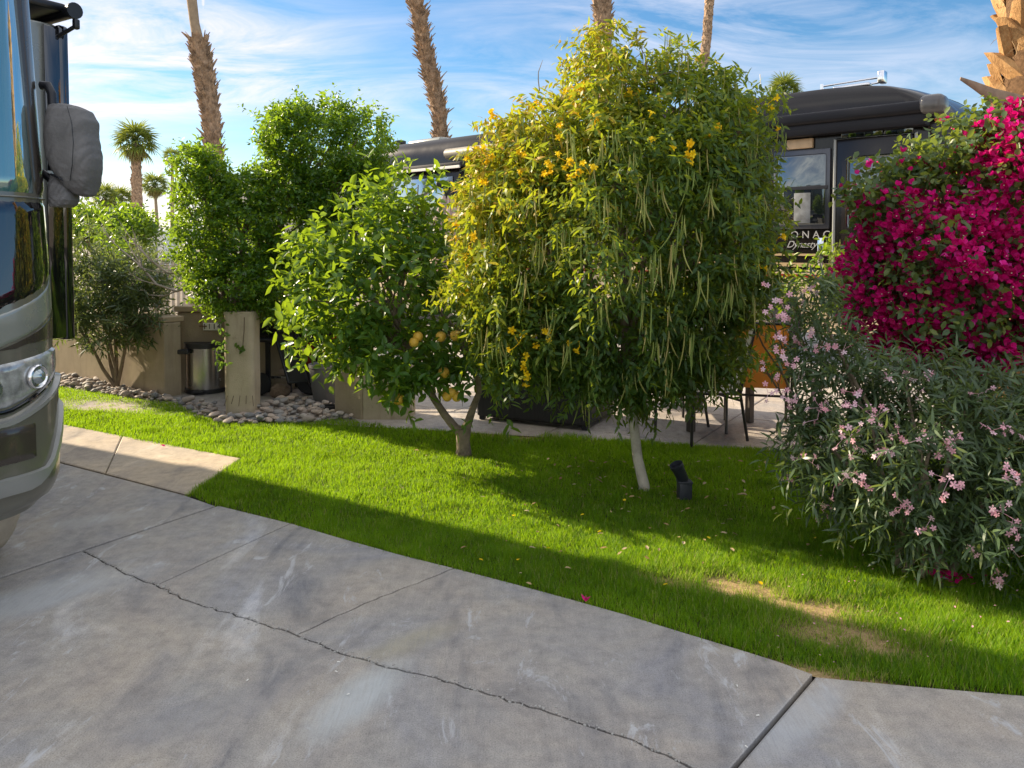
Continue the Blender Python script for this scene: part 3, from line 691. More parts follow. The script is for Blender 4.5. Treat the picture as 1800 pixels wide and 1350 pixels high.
mb = MB(); f0 = ct + Vector((0, 0, .17)); 
mb.tube([ct + Vector((0, 0, -.05)), ct + Vector((0, 0, .03)), ct + Vector((-.005, 0, .12)), f0 + Vector((0, 0, .04))], [.066, .056, .053, .06], 12)
fl = P(762, 700, YC); fr = P(842, 690, YC)
mb.tube([f0, P(800, 752, YC), P(782, 730, YC), fl, P(735, 640, YC), P(700, 560, YC)], [.048, .036, .031, .028, .026, .018], 9)
mb.tube([f0, P(822, 745, YC), P(832, 715, YC), fr, P(838, 640, YC), P(800, 570, YC)], [.046, .034, .028, .024, .024, .018], 9)
branch_mesh(mb, P(735, 640, YC), [cbl[0], cbl[1], cbl[3], cbl[8], cbl[4]], .024, 5); branch_mesh(mb, P(838, 640, YC), [cbl[2], cbl[6], cbl[5]], .022, 5)
branch_mesh(mb, P(700, 560, YC), csp[:6], .014, 2)
mb.build('trunk', m_bark, r, 60)
mb = MB()
for i in range(12):
    for s_ in (1, -1):
        mb.tube([ct + Vector((math.cos(a) * (.062 - .004 * z_), math.sin(a) * (.062 - .004 * z_), z_ * .03)) for z_, a in ((q_, i * .5236 + s_ * q_ * .42) for q_ in range(5))], .0022, 4)
mb.build('trunk_guard', simple('guard_mesh', (.16, .13, .10), .8), r)
m_fruit = simple('grapefruit_skin', (.66, .40, .05), .5, 0, .22, 12, .7)
fm = None
for i, (px, py) in enumerate([(786, 697), (803, 697), (795, 690), (780, 655), (735, 592), (775, 592), (800, 590), (700, 702), (728, 602)]):
    q, _ = front_pt(px, py, cbl, .84)
    if q is None: q = P(px, py, YC - .15)
    if fm is None:
        m_ = MB(); m_.lathe([(0, -.043), (.02, -.04), (.036, -.026), (.044, 0), (.04, .02), (.028, .036), (.01, .044), (0, .042)], (0, 0, 0), 16); fo_ = m_.build('fruit', m_fruit, None, 80); fm = fo_
    else: fo_ = fm.copy(); C.objects.link(fo_)
    fo_.parent = r; fo_.matrix_parent_inverse = wmat(r).inverted(); fo_.location = q; fo_.scale = (.86 + .03 * (i % 4),) * 3

# --- yellow trumpet tree
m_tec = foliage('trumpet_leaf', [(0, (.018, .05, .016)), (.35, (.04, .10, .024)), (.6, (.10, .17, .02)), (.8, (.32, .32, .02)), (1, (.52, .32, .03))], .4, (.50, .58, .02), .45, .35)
tt = G(1132, 858); r = empty('trumpet_tree', tt, 'big round yellow-flowered trumpet tree hung with long bean pods on a thin whitish trunk', 'tree')
YT = tt.y + .1
tb = [blob(1090, 440, 235, 210, YT, .85), blob(1090, 310, 190, 110, YT, .7), blob(925, 420, 98, 170, YT, .55), blob(1232, 400, 90, 180, YT, .6), blob(1120, 590, 150, 90, YT, .6), blob(935, 585, 100, 78, YT, .5), blob(1215, 585, 72, 80, YT, .45), blob(870, 350, 50, 90, YT, .35), blob(1052, 180, 50, 90, YT, .35), blob(1185, 190, 90, 56, YT, .35), blob(955, 265, 70, 56, YT, .4), blob(1278, 250, 50, 80, YT, .4), blob(1282, 440, 34, 90, YT, .35), blob(860, 480, 46, 90, YT, .35)]
tsp = [blob(1058, 92, 24, 50, YT, .2), blob(1130, 110, 40, 46, YT, .2), blob(1190, 115, 40, 40, YT, .2), blob(1250, 150, 40, 36, YT, .2), blob(1000, 665, 60, 20, YT, .3), blob(1115, 680, 50, 24, YT, .3), blob(1255, 645, 24, 22, YT, .2), blob(890, 220, 24, 26, YT, .2), blob(935, 200, 30, 22, YT, .2), blob(1330, 190, 26, 24, YT, .2), blob(1350, 330, 14, 50, YT, .15)]
p, nn = sprays(tb, 7000, .36, .06, 2.6, zmin=.62, bump=.34); p2, n2 = sprays(tsp, 380, .9, 0, zmin=.5)
pos, ld, tw = twigs(np.concatenate([p, p2]), np.concatenate([nn, n2]), .15, 11, .7, .1, .6, spread=.95, droop=.42)
n = len(pos)
dx = (pos[:, 0] - tt.x); yel = np.clip((-dx * .9 + (pos[:, 2] - 1.9) * .75), -.5, 1.3)  # yellower up and left: part leaf colour, part sun warmth put into tint
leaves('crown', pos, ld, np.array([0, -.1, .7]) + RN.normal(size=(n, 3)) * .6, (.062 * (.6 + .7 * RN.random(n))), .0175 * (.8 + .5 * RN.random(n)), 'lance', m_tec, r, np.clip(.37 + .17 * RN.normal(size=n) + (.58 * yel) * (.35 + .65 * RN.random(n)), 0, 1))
mb = MB(); tp = P(1108, 712, YT - .05)
mb.tube([tt + Vector((.005, 0, -.05)), tt + Vector((0, 0, .02)), tt.lerp(tp, .35) + Vector((-.01, 0, 0)), tt.lerp(tp, .7), tp, P(1098, 640, YT)], [.043, .037, .034, .033, .034, .036], 14); mb.build('trunk', m_bark2, r, 60)
mb = MB(); branch_mesh(mb, P(1098, 655, YT), tb, .026, 7); 
for i in range(34):   # bare twigs above the crown
    px = R0.uniform(930, 1330); s_ = P(px, R0.uniform(110, 190) + abs(px - 1110) * .25, YT + R0.uniform(-.2, .2)); pts = [s_]
    dr_ = Vector((R0.uniform(-.5, .5), R0.uniform(-.3, .3), 1)).normalized()
    for k_ in range(5): dr_ = (dr_ + Vector((R0.uniform(-.45, .45), R0.uniform(-.3, .3), R0.uniform(-.5, .15)))).normalized(); pts.append(pts[-1] + dr_ * R0.uniform(.04, .075))
    mb.tube(pts, [.004, .0035, .003, .0025, .002, .0012], 5)
mb.build('branches', m_twig, r, 60)
# pods
m_pod = foliage('pod_skin', [(0, (.13, .20, .04)), (.5, (.25, .31, .07)), (.85, (.38, .33, .11)), (1, (.28, .18, .08))], .22, (.6, .6, .1), .5, .3)
def pod(p0, L, curve, tw, rr=.0037):
    k = 7; pts = []; a = rr
    for i in range(k):
        t = i / (k - 1); pts.append(Vector(p0) + Vector((math.cos(tw) * curve * t * t * L, math.sin(tw) * curve * t * t * L, -L * t)))
    return pts, [a * .35, a * .8, a, a * 1.05, a, a * .75, a * .15]
pods = []
def pod_cluster(q, cnt, L0):
    for _ in range(cnt):
        o_ = Vector((R0.gauss(0, .022), R0.gauss(0, .015), R0.gauss(0, .02)))
        pods.append((q + o_, L0 * R0.uniform(.5, 1.3), R0.uniform(-.45, .5), R0.uniform(0, 6.28), R0.uniform(0, 1)))
for (px, py, c_) in [(1060, 345, 8), (1130, 345, 4), (1010, 240, 7), (1075, 225, 6), (1150, 445, 8), (1180, 430, 6), (1195, 470, 5), (1060, 520, 6), (1130, 520, 5), (1100, 480, 5), (1210, 590, 5), (1150, 600, 5), (1245, 330, 6), (1300, 350, 7), (1330, 340, 7), (1320, 250, 6), (1375, 230, 6), (940, 330, 6), (900, 340, 6), (920, 480, 6), (990, 410, 6), (1030, 400, 5), (1240, 480, 5), (1285, 500, 5), (1000, 600, 6), (1050, 660, 6), (1110, 660, 7), (960, 660, 5), (1030, 690, 6), (1170, 640, 5), (860, 520, 7), (880, 600, 7), (850, 580, 6), (1180, 60, 5), (1200, 90, 5), (1260, 130, 5), (1000, 150, 4), (1090, 150, 6), (880, 300, 6), (1330, 430, 5), (1195, 380, 5), (1080, 420, 5), (970, 540, 5), (1245, 640, 4), (1325, 520, 5), (1210, 300, 5), (930, 200, 4), (1285, 190, 5), (1060, 240, 5)]:
    q, _ = front_pt(px, py, tb + tsp, 1.13)
    if q is None: q = P(px, py, YT)
    pod_cluster(q, c_, .19)
bp, bn = sprays(tb, 400, .05, 0, zmin=1.0)
for q, q_n in zip(bp, bn): pod_cluster(Vector(q) + Vector(q_n) * .06, R0.choice((2, 3, 4)), .16)
front_n = 0; stuffp = []
for i, (q, L, cu, tw_, ti) in enumerate(pods):
    if i < 260 and front_n < 96 and i % 2 == 0:
        pts, rs = pod(q, L, cu, tw_, .0042); m_ = MB(); m_.tube(pts, rs, 6); o = m_.build('seed_pod', m_pod, r, 60, False); front_n += 1
        a = o.data.attributes.new('tint', 'FLOAT', 'POINT'); a.data.foreach_set('value', np.full(len(o.data.vertices), ti * .9, np.float32))
    else: stuffp.append((q, L, cu, tw_, ti))
m_ = MB(); tv = []
for q, L, cu, tw_, ti in stuffp:
    pts, rs = pod(q, L, cu, tw_, .0038); b0_ = len(m_.v); m_.tube(pts, rs, 5); tv += [ti * .9] * (len(m_.v) - b0_)
o = m_.build('seed_pods', m_pod, r, 60, False); o['kind'] = 'stuff'
a = o.data.attributes.new('tint', 'FLOAT', 'POINT'); a.data.foreach_set('value', np.array(tv, np.float32))
# flowers
m_yel = foliage('yellow_petal', [(0, (.85, .52, .01)), (1, (.92, .70, .02))], .3, (.95, .7, .02), .5, .2)
def trumpet(mb, c, d, s, rg):
    q = Vector(d).to_track_quat('Z', 'Y').to_matrix()
    n = 20; rings = []
    prof = [(.06, 0), (.10, .3), (.2, .65), (.27, .85)]
    vs = []; 
    for rr, z in prof:
        for j in range(n): t = 2 * math.pi * j / n; vs.append(c + q @ Vector((rr * math.cos(t), rr * math.sin(t), z)) * s)
    for j in range(n):
        t = 2 * math.pi * j / n; lob = abs(math.cos(2.5 * t)); rr = .30 + .26 * lob; vs.append(c + q @ Vector((rr * math.cos(t), rr * math.sin(t), .95 + .05 * lob + rg.uniform(-.02, .02))) * s)
    for j in range(n):
        t = 2 * math.pi * j / n; lob = abs(math.cos(2.5 * t)); rr = .31 + .36 * lob; vs.append(c + q @ Vector((rr * math.cos(t), rr * math.sin(t), .93 - .10 * lob)) * s)
    fs = [(i * n + j, i * n + (j + 1) % n, (i + 1) * n + (j + 1) % n, (i + 1) * n + j) for i in range(5) for j in range(n)]
    mb.add(vs, fs)
def flower_cluster(name, q, nrm, cnt, s, mat, par, rg, spread=1.0, fn=trumpet):
    mb = MB()
    for _ in range(cnt):
        o_ = Vector((rg.gauss(0, .6), rg.gauss(0, .4), rg.gauss(0, .6))) * s * spread
        if cnt > 1: mb.tube([q - Vector(nrm) * s * .6, q + o_ * .6, q + o_ + Vector(nrm) * s * .1], s * .06, 4)
        d_ = (Vector(nrm) + Vector((rg.gauss(0, .5), rg.gauss(0, .4) - .3, rg.gauss(0, .5)))).normalized(); fn(mb, q + o_, d_, s * rg.uniform(.8, 1.15), rg)
    o = mb.build(name, mat, par, 80, False)
    a = o.data.attributes.new('tint', 'FLOAT', 'POINT'); a.data.foreach_set('value', np.resize(np.repeat(np.array([rg.random() for _ in range(cnt)], np.float32), max(1, len(o.data.vertices) // cnt)), len(o.data.vertices)).astype(np.float32)); return o
for (px, py, c_) in [(872, 203, 4), (1022, 160, 6), (1030, 175, 3), (937, 187, 3), (968, 300, 4), (995, 283, 4), (1004, 305, 3), (1036, 303, 2), (1130, 255, 1), (1207, 272, 4), (1212, 267, 2), (1255, 240, 3), (1186, 260, 1), (841, 277, 3), (858, 280, 3), (850, 312, 2), (918, 312, 2), (843, 425, 3), (828, 452, 3), (813, 515, 2), (805, 412, 2), (962, 585, 3), (910, 605, 3), (922, 622, 2), (925, 654, 4), (1017, 605, 2), (944, 603, 1), (1352, 438, 3), (1337, 465, 2), (1354, 182, 2), (1332, 186, 2), (1102, 170, 2), (1150, 205, 1), (985, 235, 2), (820, 445, 2), (1356, 232, 1), (885, 250, 2), (1045, 215, 3), (905, 360, 2), (925, 275, 2)]:
    q, n_ = front_pt(px, py, tb + tsp, 1.08)
    if q is None: q = P(px, py, YT - .1); n_ = Vector((0, -1, .2))
    flower_cluster('flower_cluster', q, n_, c_, .040, m_yel, r, R0, 1.1)

# --- oleander
m_ole = foliage('oleander_leaf', [(0, (.03, .055, .028)), (.5, (.055, .095, .045)), (.85, (.09, .14, .05)), (1, (.16, .19, .06))], .25, (.4, .5, .08), .4, .45)
ob = G(1640, 1015); r = empty('oleander', ob, 'big pink-flowered oleander with narrow dark leaves, spilling over the lawn at right', 'shrub')
YO = 4.0
obl = [blob(1440, 590, 36, 84, YO + .25, .2), blob(1485, 700, 60, 105, YO + .2, .35), blob(1445, 800, 42, 54, YO, .3), blob(1530, 800, 110, 110, YO, .45), blob(1640, 830, 120, 140, YO - .1, .5), blob(1740, 920, 90, 110, YO - .15, .45), blob(1700, 740, 100, 90, YO + .1, .45), blob(1590, 700, 80, 60, YO + .2, .4), blob(1850, 800, 110, 140, YO, .5), blob(1430, 535, 24, 30, YO + .3, .15), blob(1850, 950, 100, 90, YO - .2, .4), blob(1560, 890, 80, 50, YO - .05, .35), blob(1980, 820, 140, 160, YO, .5)]
p, nn = sprays(obl, 1900, .5, .12, 2.4, zmin=.14)
pos, ld, tw = twigs(p, nn, .15, 13, .6, .5, .55, spread=.85, droop=.1)
n = len(pos)
leaves('crown', pos, ld, np.array([0, 0, .8]) + RN.normal(size=(n, 3)) * .4, .084 * (.6 + .6 * RN.random(n)), .0135 * (.8 + .4 * RN.random(n)), 'lance', m_ole, r, tint_mix(n, .42, .22))
mb = MB(); b0_ = ob + Vector((0, .1, 0))
for i in range(9):
    a_ = i * .7; q = b0_ + Vector((math.cos(a_) * .12, math.sin(a_) * .12, 0)); bb = obl[i]; c_ = Vector(bb[:3])
    mb.tube([q, q.lerp(c_, .3) + Vector((0, 0, .15)), q.lerp(c_, .7) + Vector((0, 0, .1)), c_ + Vector((0, 0, bb[5] * .5))], [.018, .016, .011, .006], 7)
mb.build('stems', m_bark, r, 60)
m_pink = foliage('pink_petal', [(0, (.68, .32, .38)), (.5, (.78, .48, .56)), (1, (.82, .64, .70))], .3, (.9, .5, .6), .5, .2)
def star5(mb, c, d, s, rg):
    q = Vector(d).to_track_quat('Z', 'Y').to_matrix(); a0_ = rg.uniform(0, 6)
    for k in range(5):
        a = a0_ + k * 1.2566; ca, sa = math.cos(a), math.sin(a)
        def w(x, y, z): return c + q @ Vector((ca * x - sa * y, sa * x + ca * y, z)) * s
        mb.add([w(0, 0, 0), w(.45, -.24, .12), w(.95, -.22, .14), w(1.05, .12, .06), w(.7, .32, .16), w(.35, .2, .12)], [(0, 1, 2, 3, 4, 5)])
    mb.add([c + q @ Vector((.12 * math.cos(t), .12 * math.sin(t), .0)) * s for t in (0, 2.1, 4.2)] + [c - q @ Vector((0, 0, 1.3)) * s], [(0, 1, 3), (1, 2, 3), (2, 0, 3)])
pinkpx = [(1352, 545), (1365, 560), (1380, 545), (1395, 565), (1410, 520), (1425, 510), (1350, 500), (1345, 640), (1365, 620), (1360, 665), (1375, 600), (1390, 640), (1400, 600), (1415, 615), (1430, 585), (1445, 610), (1375, 690), (1350, 690), (1385, 710), (1410, 660), (1430, 690), (1440, 715), (1460, 720), (1465, 610), (1480, 615), (1490, 715), (1395, 800), (1375, 835), (1410, 805), (1390, 845), (1425, 815), (1435, 735), (1510, 755), (1540, 735), (1545, 725), (1560, 655), (1575, 650), (1600, 660), (1620, 690), (1640, 650), (1550, 800), (1570, 790), (1590, 780), (1505, 785), (1493, 830), (1520, 850), (1465, 860), (1450, 910), (1455, 890), (1535, 855), (1580, 760), (1625, 765), (1665, 780), (1680, 770), (1660, 840), (1690, 850), (1745, 755), (1765, 750), (1780, 755), (1760, 900), (1745, 895), (1785, 830), (1775, 840), (1790, 930), (1625, 930), (1700, 960), (1720, 690), (1590, 890), (1575, 895), (1740, 1015), (1755, 1020), (1790, 980), (1655, 870), (1630, 660), (1520, 720), (1480, 770), (1370, 525), (1500, 690)]
for (px, py) in pinkpx:
    q, n_ = front_pt(px, py, obl, 1.12)
    if q is None: q = P(px, py, YO + .1); n_ = Vector((-.3, -1, .2))
    flower_cluster('flower_cluster', q, n_, R0.choice((2, 3, 4, 5)), .0155, m_pink, r, R0, 2.6, star5)

# --- bougainvillea
m_bou = foliage('bougainvillea_leaf', [(0, (.025, .055, .02)), (.5, (.055, .105, .035)), (1, (.18, .22, .05))], .3, (.45, .55, .05), .42, .4)
m_mag = foliage('magenta_bract', [(0, (.26, .002, .07)), (.45, (.56, .006, .17)), (.8, (.74, .015, .30)), (1, (.80, .06, .44))], .40, (.95, .01, .24), .5, .2)
YB = 4.95; bo = Vector((.61 * YB, YB + .15, 0)); r = empty('bougainvillea', bo, 'magenta bougainvillea mounded behind and above the pink oleander', 'shrub')
bbl = [blob(1630, 450, 112, 95, YB, .5), blob(1765, 340, 84, 100, YB, .5), blob(1580, 510, 66, 105, YB - .05, .45), blob(1700, 530, 130, 120, YB - .1, .5), blob(1820, 450, 120, 200, YB, .55), blob(1560, 390, 40, 44, YB, .3), blob(1790, 240, 50, 50, YB, .3), blob(1640, 600, 90, 60, YB, .4), blob(1950, 450, 160, 220, YB, .5)]
gtop = [blob(1580, 315, 60, 32, YB + .1, .3), blob(1650, 285, 46, 34, YB + .1, .3), blob(1740, 225, 60, 34, YB + .1, .3), blob(1535, 350, 26, 24, YB, .2)]
p, nn = sprays(bbl, 1500, .6, .0, zmin=.85); p2, n2 = sprays(gtop, 330, .8, 0)
pos, ld, tw = twigs(np.concatenate([p, p2]), np.concatenate([nn, n2]), .14, 8, .6, .2, .7, spread=1, droop=.2)
n = len(pos); leaves('crown', pos, ld, np.array([0, -.2, .7]) + RN.normal(size=(n, 3)) * .6, .052 * (.7 + .6 * RN.random(n)), .036 * (.8 + .4 * RN.random(n)), 'oval', m_bou, r, tint_mix(n, .4, .25))
p, nn = sprays(bbl, 3300, .30, .12, 3.2, zmin=.9, bump=.25)
fac = np.array([noise.noise(Vector(x) * 3.5 + Vector((9, 0, 0))) for x in p]); fac += .5 * np.array([noise.noise(Vector(x) * 9) for x in p]); k = fac > -.24; p, nn = p[k], nn[k]
p2, n2 = sprays(gtop, 26, .3, 0); p = np.concatenate([p, p2]); nn = np.concatenate([nn, n2])
nf = len(p); per = 12
pos = p[:, None] + nn[:, None] * .03 + RN.normal(size=(nf, per // 3, 3)) * .035
pos = np.repeat(pos, 3, 1).reshape(-1, 3); n = len(pos)
ax = unit(np.repeat(np.repeat(nn, per // 3, 0) + RN.normal(size=(nf * (per // 3), 3)) * .7, 3, 0)); ax0 = ax
rr_ = unit(np.cross(ax, np.repeat(RN.normal(size=(nf * (per // 3), 3)), 3, 0))); oo = np.cross(ax, rr_)
an = np.tile([0, 2.09, 4.19], n // 3); rad_ = rr_ * np.cos(an)[:, None] + oo * np.sin(an)[:, None]
cl_t = np.clip(.40 + .32 * RN.normal(size=nf) + .5 * np.array([noise.noise(Vector(x) * 2.5) for x in p]), 0, 1)
o = leaves('blossom', pos, rad_ * .8 + ax * .75, ax - rad_ * .6, .036 * (.8 + .4 * RN.random(n)), .032, 'bract', m_mag, r, np.clip(np.repeat(cl_t, per) + .1 * RN.normal(size=n), 0, 1)); o['kind'] = 'stuff'
k = (np.arange(n) % 3 == 0) & (RN.random(n) < .12); pc_ = pos[k] + ax[k] * .022
mb = MB()
for q in pc_: mb.box(Vector(q), (.005, .005, .004))
o = mb.build('flower_centre', simple('cream_petal', (.75, .7, .5), .6), r, None, False); o['kind'] = 'stuff'
mb = MB(); 
for i, bb in enumerate(bbl + gtop):
    q = bo + Vector((R0.uniform(-.1, .1), R0.uniform(-.1, .1), 0)); c_ = Vector(bb[:3]); mb.tube([q, q.lerp(c_, .35) + Vector((R0.uniform(-.1, .1), 0, .1)), q.lerp(c_, .7), c_], [.03, .024, .016, .008], 7)
branch_mesh(mb, bo + Vector((0, 0, 1.0)), gtop, .012, 4); mb.build('stems', m_bark, r, 60)

# --- light green shrub on the patio edge, seen between
sb = P(1430, 740, 6.1); sb.z = 0
r = empty('young_shrub', sb, 'sparse light green shrub with thin pods behind the pink oleander tip', 'shrub')
sbl = [blob(1390, 505, 44, 24, 6.0, .2), blob(1465, 515, 34, 56, 6.0, .25), blob(1350, 530, 36, 24, 6.0, .2), blob(1482, 450, 14, 30, 6.0, .2), blob(1320, 560, 40, 34, 6, .2), blob(1340, 640, 40, 24, 6, .2)]
p, nn = sprays(sbl, 130, .9, 0); pos, ld, tw = twigs(p, nn, .14, 7, .5, .6, .6); n = len(pos)
leaves('crown', pos, ld, np.array([0, 0, .8]) + RN.normal(size=(n, 3)) * .6, .06, .028, 'oval', m_cit, r, tint_mix(n, .75, .2))
mb = MB(); branch_mesh(mb, sb, sbl, .014, 5); mb.build('trunk', m_bark, r, 60)
m_ = MB(); 
for i in range(26):
    q = P(R0.uniform(1455, 1480), R0.uniform(420, 480), 6.0 + R0.uniform(-.1, .1)); pts, rs = pod(q, .2, R0.uniform(-.4, .3), R0.uniform(0, 6)); m_.tube(pts, rs, 5)
o = m_.build('seed_pods', m_pod, r, 60, False); a = o.data.attributes.new('tint', 'FLOAT', 'POINT'); a.data.foreach_set('value', np.full(len(o.data.vertices), .5, np.float32)); o['kind'] = 'stuff'

# --- shrubs by the low wall
def shrub(name, base, bl, nsp, mat, label, L, Wd, kind='oval', tint=.45, per=8, length=.14, r0=.03, ntw=4, cat='shrub', barkm=None, gap=.1, group=None):
    r = empty(name, base, label, cat, group)
    p, nn = sprays(bl, nsp, .6, gap, 2.0, zmin=.1); pos, ld, tw = twigs(p, nn, length, per, .6, .4, .6); n = len(pos)
    leaves('crown', pos, ld, np.array([0, 0, .8]) + RN.normal(size=(n, 3)) * .6, L * (.7 + .6 * RN.random(n)), Wd, kind, mat, r, tint_mix(n, tint, .2))
    mb = MB(); branch_mesh(mb, base, bl, r0, ntw); mb.build('trunk', barkm or m_bark, r, 60); return r
shrub('oleander', G(205, 683), [blob(190, 570, 50, 46, 8.6, .3), blob(165, 520, 44, 60, 8.7, .4), blob(255, 555, 40, 44, 8.6, .3), blob(235, 500, 46, 40, 8.7, .3), blob(130, 560, 24, 44, 8.7, .2), blob(145, 440, 20, 70, 8.9, .25)], 600, m_ole, 'dark grey-green oleander on bare stems in front of the low tan wall', .11, .018, 'lance', .4, 11, .16, .024, 5)
shrub('ficus_shrub', G(215, 672), [blob(182, 408, 22, 16, 9.6, .25), blob(200, 450, 12, 44, 9.6, .2), blob(222, 505, 9, 24, 9.5, .15), blob(245, 480, 8, 12, 9.5, .15)], 150, m_ficus, 'yellow-green ficus strand hanging in the sun beside the mirror cover', .05, .028, 'oval', .85, 8, .14, .02, 3)
shrub('grey_shrub', G(260, 664), [blob(262, 462, 46, 26, 10.6, .4), blob(222, 450, 36, 24, 10.6, .4), blob(292, 478, 26, 20, 10.5, .3), blob(200, 520, 50, 34, 10.5, .4)], 330, m_ole, 'thin grey-green shrub with bare twigs above the low wall', .05, .014, 'lance', .6, 9, .14, .03, 16, gap=.3)
shrub('clipped_hedge', P(200, 520, 16) * 1.0, [blob(170, 402, 56, 16, 16, 1.2), blob(215, 396, 34, 15, 16, 1), blob(132, 400, 14, 30, 15, .5), blob(235, 414, 26, 12, 16, 1)], 800, m_ficus, 'dark clipped hedge in the distance under the tall palm', .1, .06, 'oval', .25, 8, .3, .08, 2, cat='hedge')
mb = MB(); rb = G(262, 666)
def bare(mb, pts, r0, depth):
    mb.tube(pts, [r0 * (1 - .5 * i / (len(pts) - 1)) for i in range(len(pts))], 6)
    if depth == 0: return
    for i in range(1, len(pts)):
        for _ in range(2 if depth > 1 else 1):
            a = pts[i]; d_ = (pts[i] - pts[i - 1]).normalized(); d_ = (d_ + Vector((R0.uniform(-.7, .7), R0.uniform(-.5, .5), R0.uniform(-.3, .8)))).normalized(); L = (pts[-1] - pts[0]).length * R0.uniform(.25, .45)
            bare(mb, [a, a + d_ * L * .5 + Vector((0, 0, R0.uniform(-.03, .03))), a + d_ * L], r0 * .45, depth - 1)
bare(mb, [P(352, 498, 8.3), P(310, 512, 8.3), P(275, 500, 8.35), P(250, 470, 8.4), P(215, 440, 8.5)], .016, 3)
bare(mb, [P(345, 480, 8.3), P(295, 480, 8.3), P(262, 455, 8.35), P(240, 430, 8.4)], .013, 2)
fr_ = [o for o in bpy.data.objects if o.name == 'ficus_shrub'][0]
mb.build('bare_branch', simple('bare_bark', (.34, .29, .24), .9), fr_, 60)

# ---------------------------------------------------------------- palms
m_boot = simple('palm_boots', (.34, .235, .155), .9, 0, .6, 9, .6, .2, 0, .02)
m_pbark = simple('palm_bark', (.33, .25, .17), .9, 0, .2, 10, .6, .2, 0, .02)
m_palm = foliage('palm_frond', [(0, (.05, .10, .02)), (.5, (.09, .15, .03)), (.86, (.16, .19, .04)), (1, (.30, .22, .10))], .3, (.45, .5, .06), .4, .4)
def palm_crown(r, top, R, nf=40, skirt=12, blades=14, seed=0):
    rg = np.random.default_rng(seed); Pp, Dd, Nn, Ll, Ww, Tt = [], [], [], [], [], []
    mb = MB()
    for i in range(nf + skirt):
        az = i * 2.39996; sk = i >= nf; e = (-.35 - .9 * rg.random()) if sk else (1.25 - 1.75 * (i / nf) + .1 * rg.normal())
        d = Vector((math.cos(az) * math.cos(e), math.sin(az) * math.cos(e), math.sin(e)))
        pl = R * (.5 if not sk else .3); q = top + d * pl + Vector((0, 0, -.05 * R)); mb.tube([top, top + d * pl * .5 + Vector((0, 0, .02 * R)), q], [.02 * R, .014 * R, .01 * R], 5)
        sd_ = d.cross(Vector((0, 0, 1))).normalized(); up = sd_.cross(d).normalized()
        for k in range(blades):
            a = (k / (blades - 1) - .5) * 3.3; dd = (d * math.cos(a) + sd_ * math.sin(a)); dd.z -= .18 + .25 * abs(math.sin(a)) + (.5 if sk else 0)
            Pp.append(q); Dd.append(dd.normalized()); Nn.append(up + Vector(rg.normal(size=3) * .15)); Ll.append(R * .6 * (1 - .25 * abs(a) / 1.65) * rg.uniform(.85, 1.1)); Ww.append(R * .055); Tt.append(.95 if sk else rg.uniform(.1, .85))
    leaves('crown', np.array([tuple(x) for x in Pp]), np.array([tuple(x) for x in Dd]), np.array([tuple(x) for x in Nn]), np.array(Ll), np.array(Ww), 'lance', m_palm, r, np.array(Tt))
    mb.build('frond_stalks', m_palm, r)
def palm_trunk(r, pts, rs, boots, mat, blen=.3, bw=.12, flare=.35, seed=0, name='trunk', range_=(0, 1)):
    mb = MB(); mb.tube(pts, rs, 16); mb.build(name, m_pbark, r, 60)
    if not boots: return
    mb = MB(); rg = random.Random(seed); n = len(pts) - 1
    for i in range(boots):
        t = range_[0] + (range_[1] - range_[0]) * i / boots; f = t * n; k = min(n - 1, int(f)); c = Vector(pts[k]).lerp(Vector(pts[k + 1]), f - k); rr = rs[k] + (rs[k + 1] - rs[k]) * (f - k)
        ax = (Vector(pts[k + 1]) - Vector(pts[k])).normalized(); a = i * 2.39996 + rg.uniform(-.2, .2)
        o_ = Vector((math.cos(a), math.sin(a), 0)); sd_ = ax.cross(o_).normalized(); L = blen * rg.uniform(.6, 1.3); w = bw * rg.uniform(.6, 1.2); fl = flare * rg.uniform(.3, 1.4); tw_ = rg.uniform(-.4, .4)
        b_ = c + o_ * rr * .92; m_ = b_ + (ax + o_ * fl * .5 + sd_ * tw_ * .3) * L * .5; e_ = b_ + (ax + o_ * fl + sd_ * tw_).normalized() * L
        th = o_ * w * .22
        mb.add([b_ - sd_ * w * .6, b_ + sd_ * w * .6, m_ - sd_ * w * .5, m_ + sd_ * w * .5, e_ - sd_ * w * .12, e_ + sd_ * w * .12,
                b_ - sd_ * w * .6 + th, b_ + sd_ * w * .6 + th, m_ - sd_ * w * .4 + th, m_ + sd_ * w * .4 + th, e_ - sd_ * w * .1 + th * .5, e_ + sd_ * w * .1 + th * .5],
               [(6, 7, 9, 8), (8, 9, 11, 10), (0, 2, 3, 1), (2, 4, 5, 3), (0, 6, 8, 2), (2, 8, 10, 4), (1, 3, 9, 7), (3, 5, 11, 9), (4, 10, 11, 5), (0, 1, 7, 6)])
    mb.build('boots', mat, r, None, False)
def tall_palm(label, Y, px_pts, w_px, top_extra, boots, seed, **kw):
    pts = [P(px, py, Y) for px, py in px_pts]; d = (pts[0] - pts[1]).normalized(); b = Vector((pts[-1].x + .1, Y, -.1)); top = pts[0] + d * top_extra
    allp = [b] + pts[::-1] + [top]; w = [w_px[-1]] + list(w_px)[::-1] + [w_px[0] * .8]; rs = [q * Y / F / 2 for q in w]
    r = empty('palm_tree', Vector((b.x, b.y, 0)), label, 'palm', 'tall palms behind the gardens')
    palm_trunk(r, allp, rs, boots, m_boot, seed=seed, **kw); palm_crown(r, top, 1.9, 34, 16, 12, seed); return r
tall_palm('thick shaggy palm trunk standing behind the ficus, smooth and thin at its very top', 15, [(337, 0), (342, 40), (352, 90), (362, 150), (372, 210), (377, 300)], [17, 16, 20, 21, 20, 21], 3.2, 620, 5, blen=.27, bw=.12, flare=.42, range_=(.05, .60))
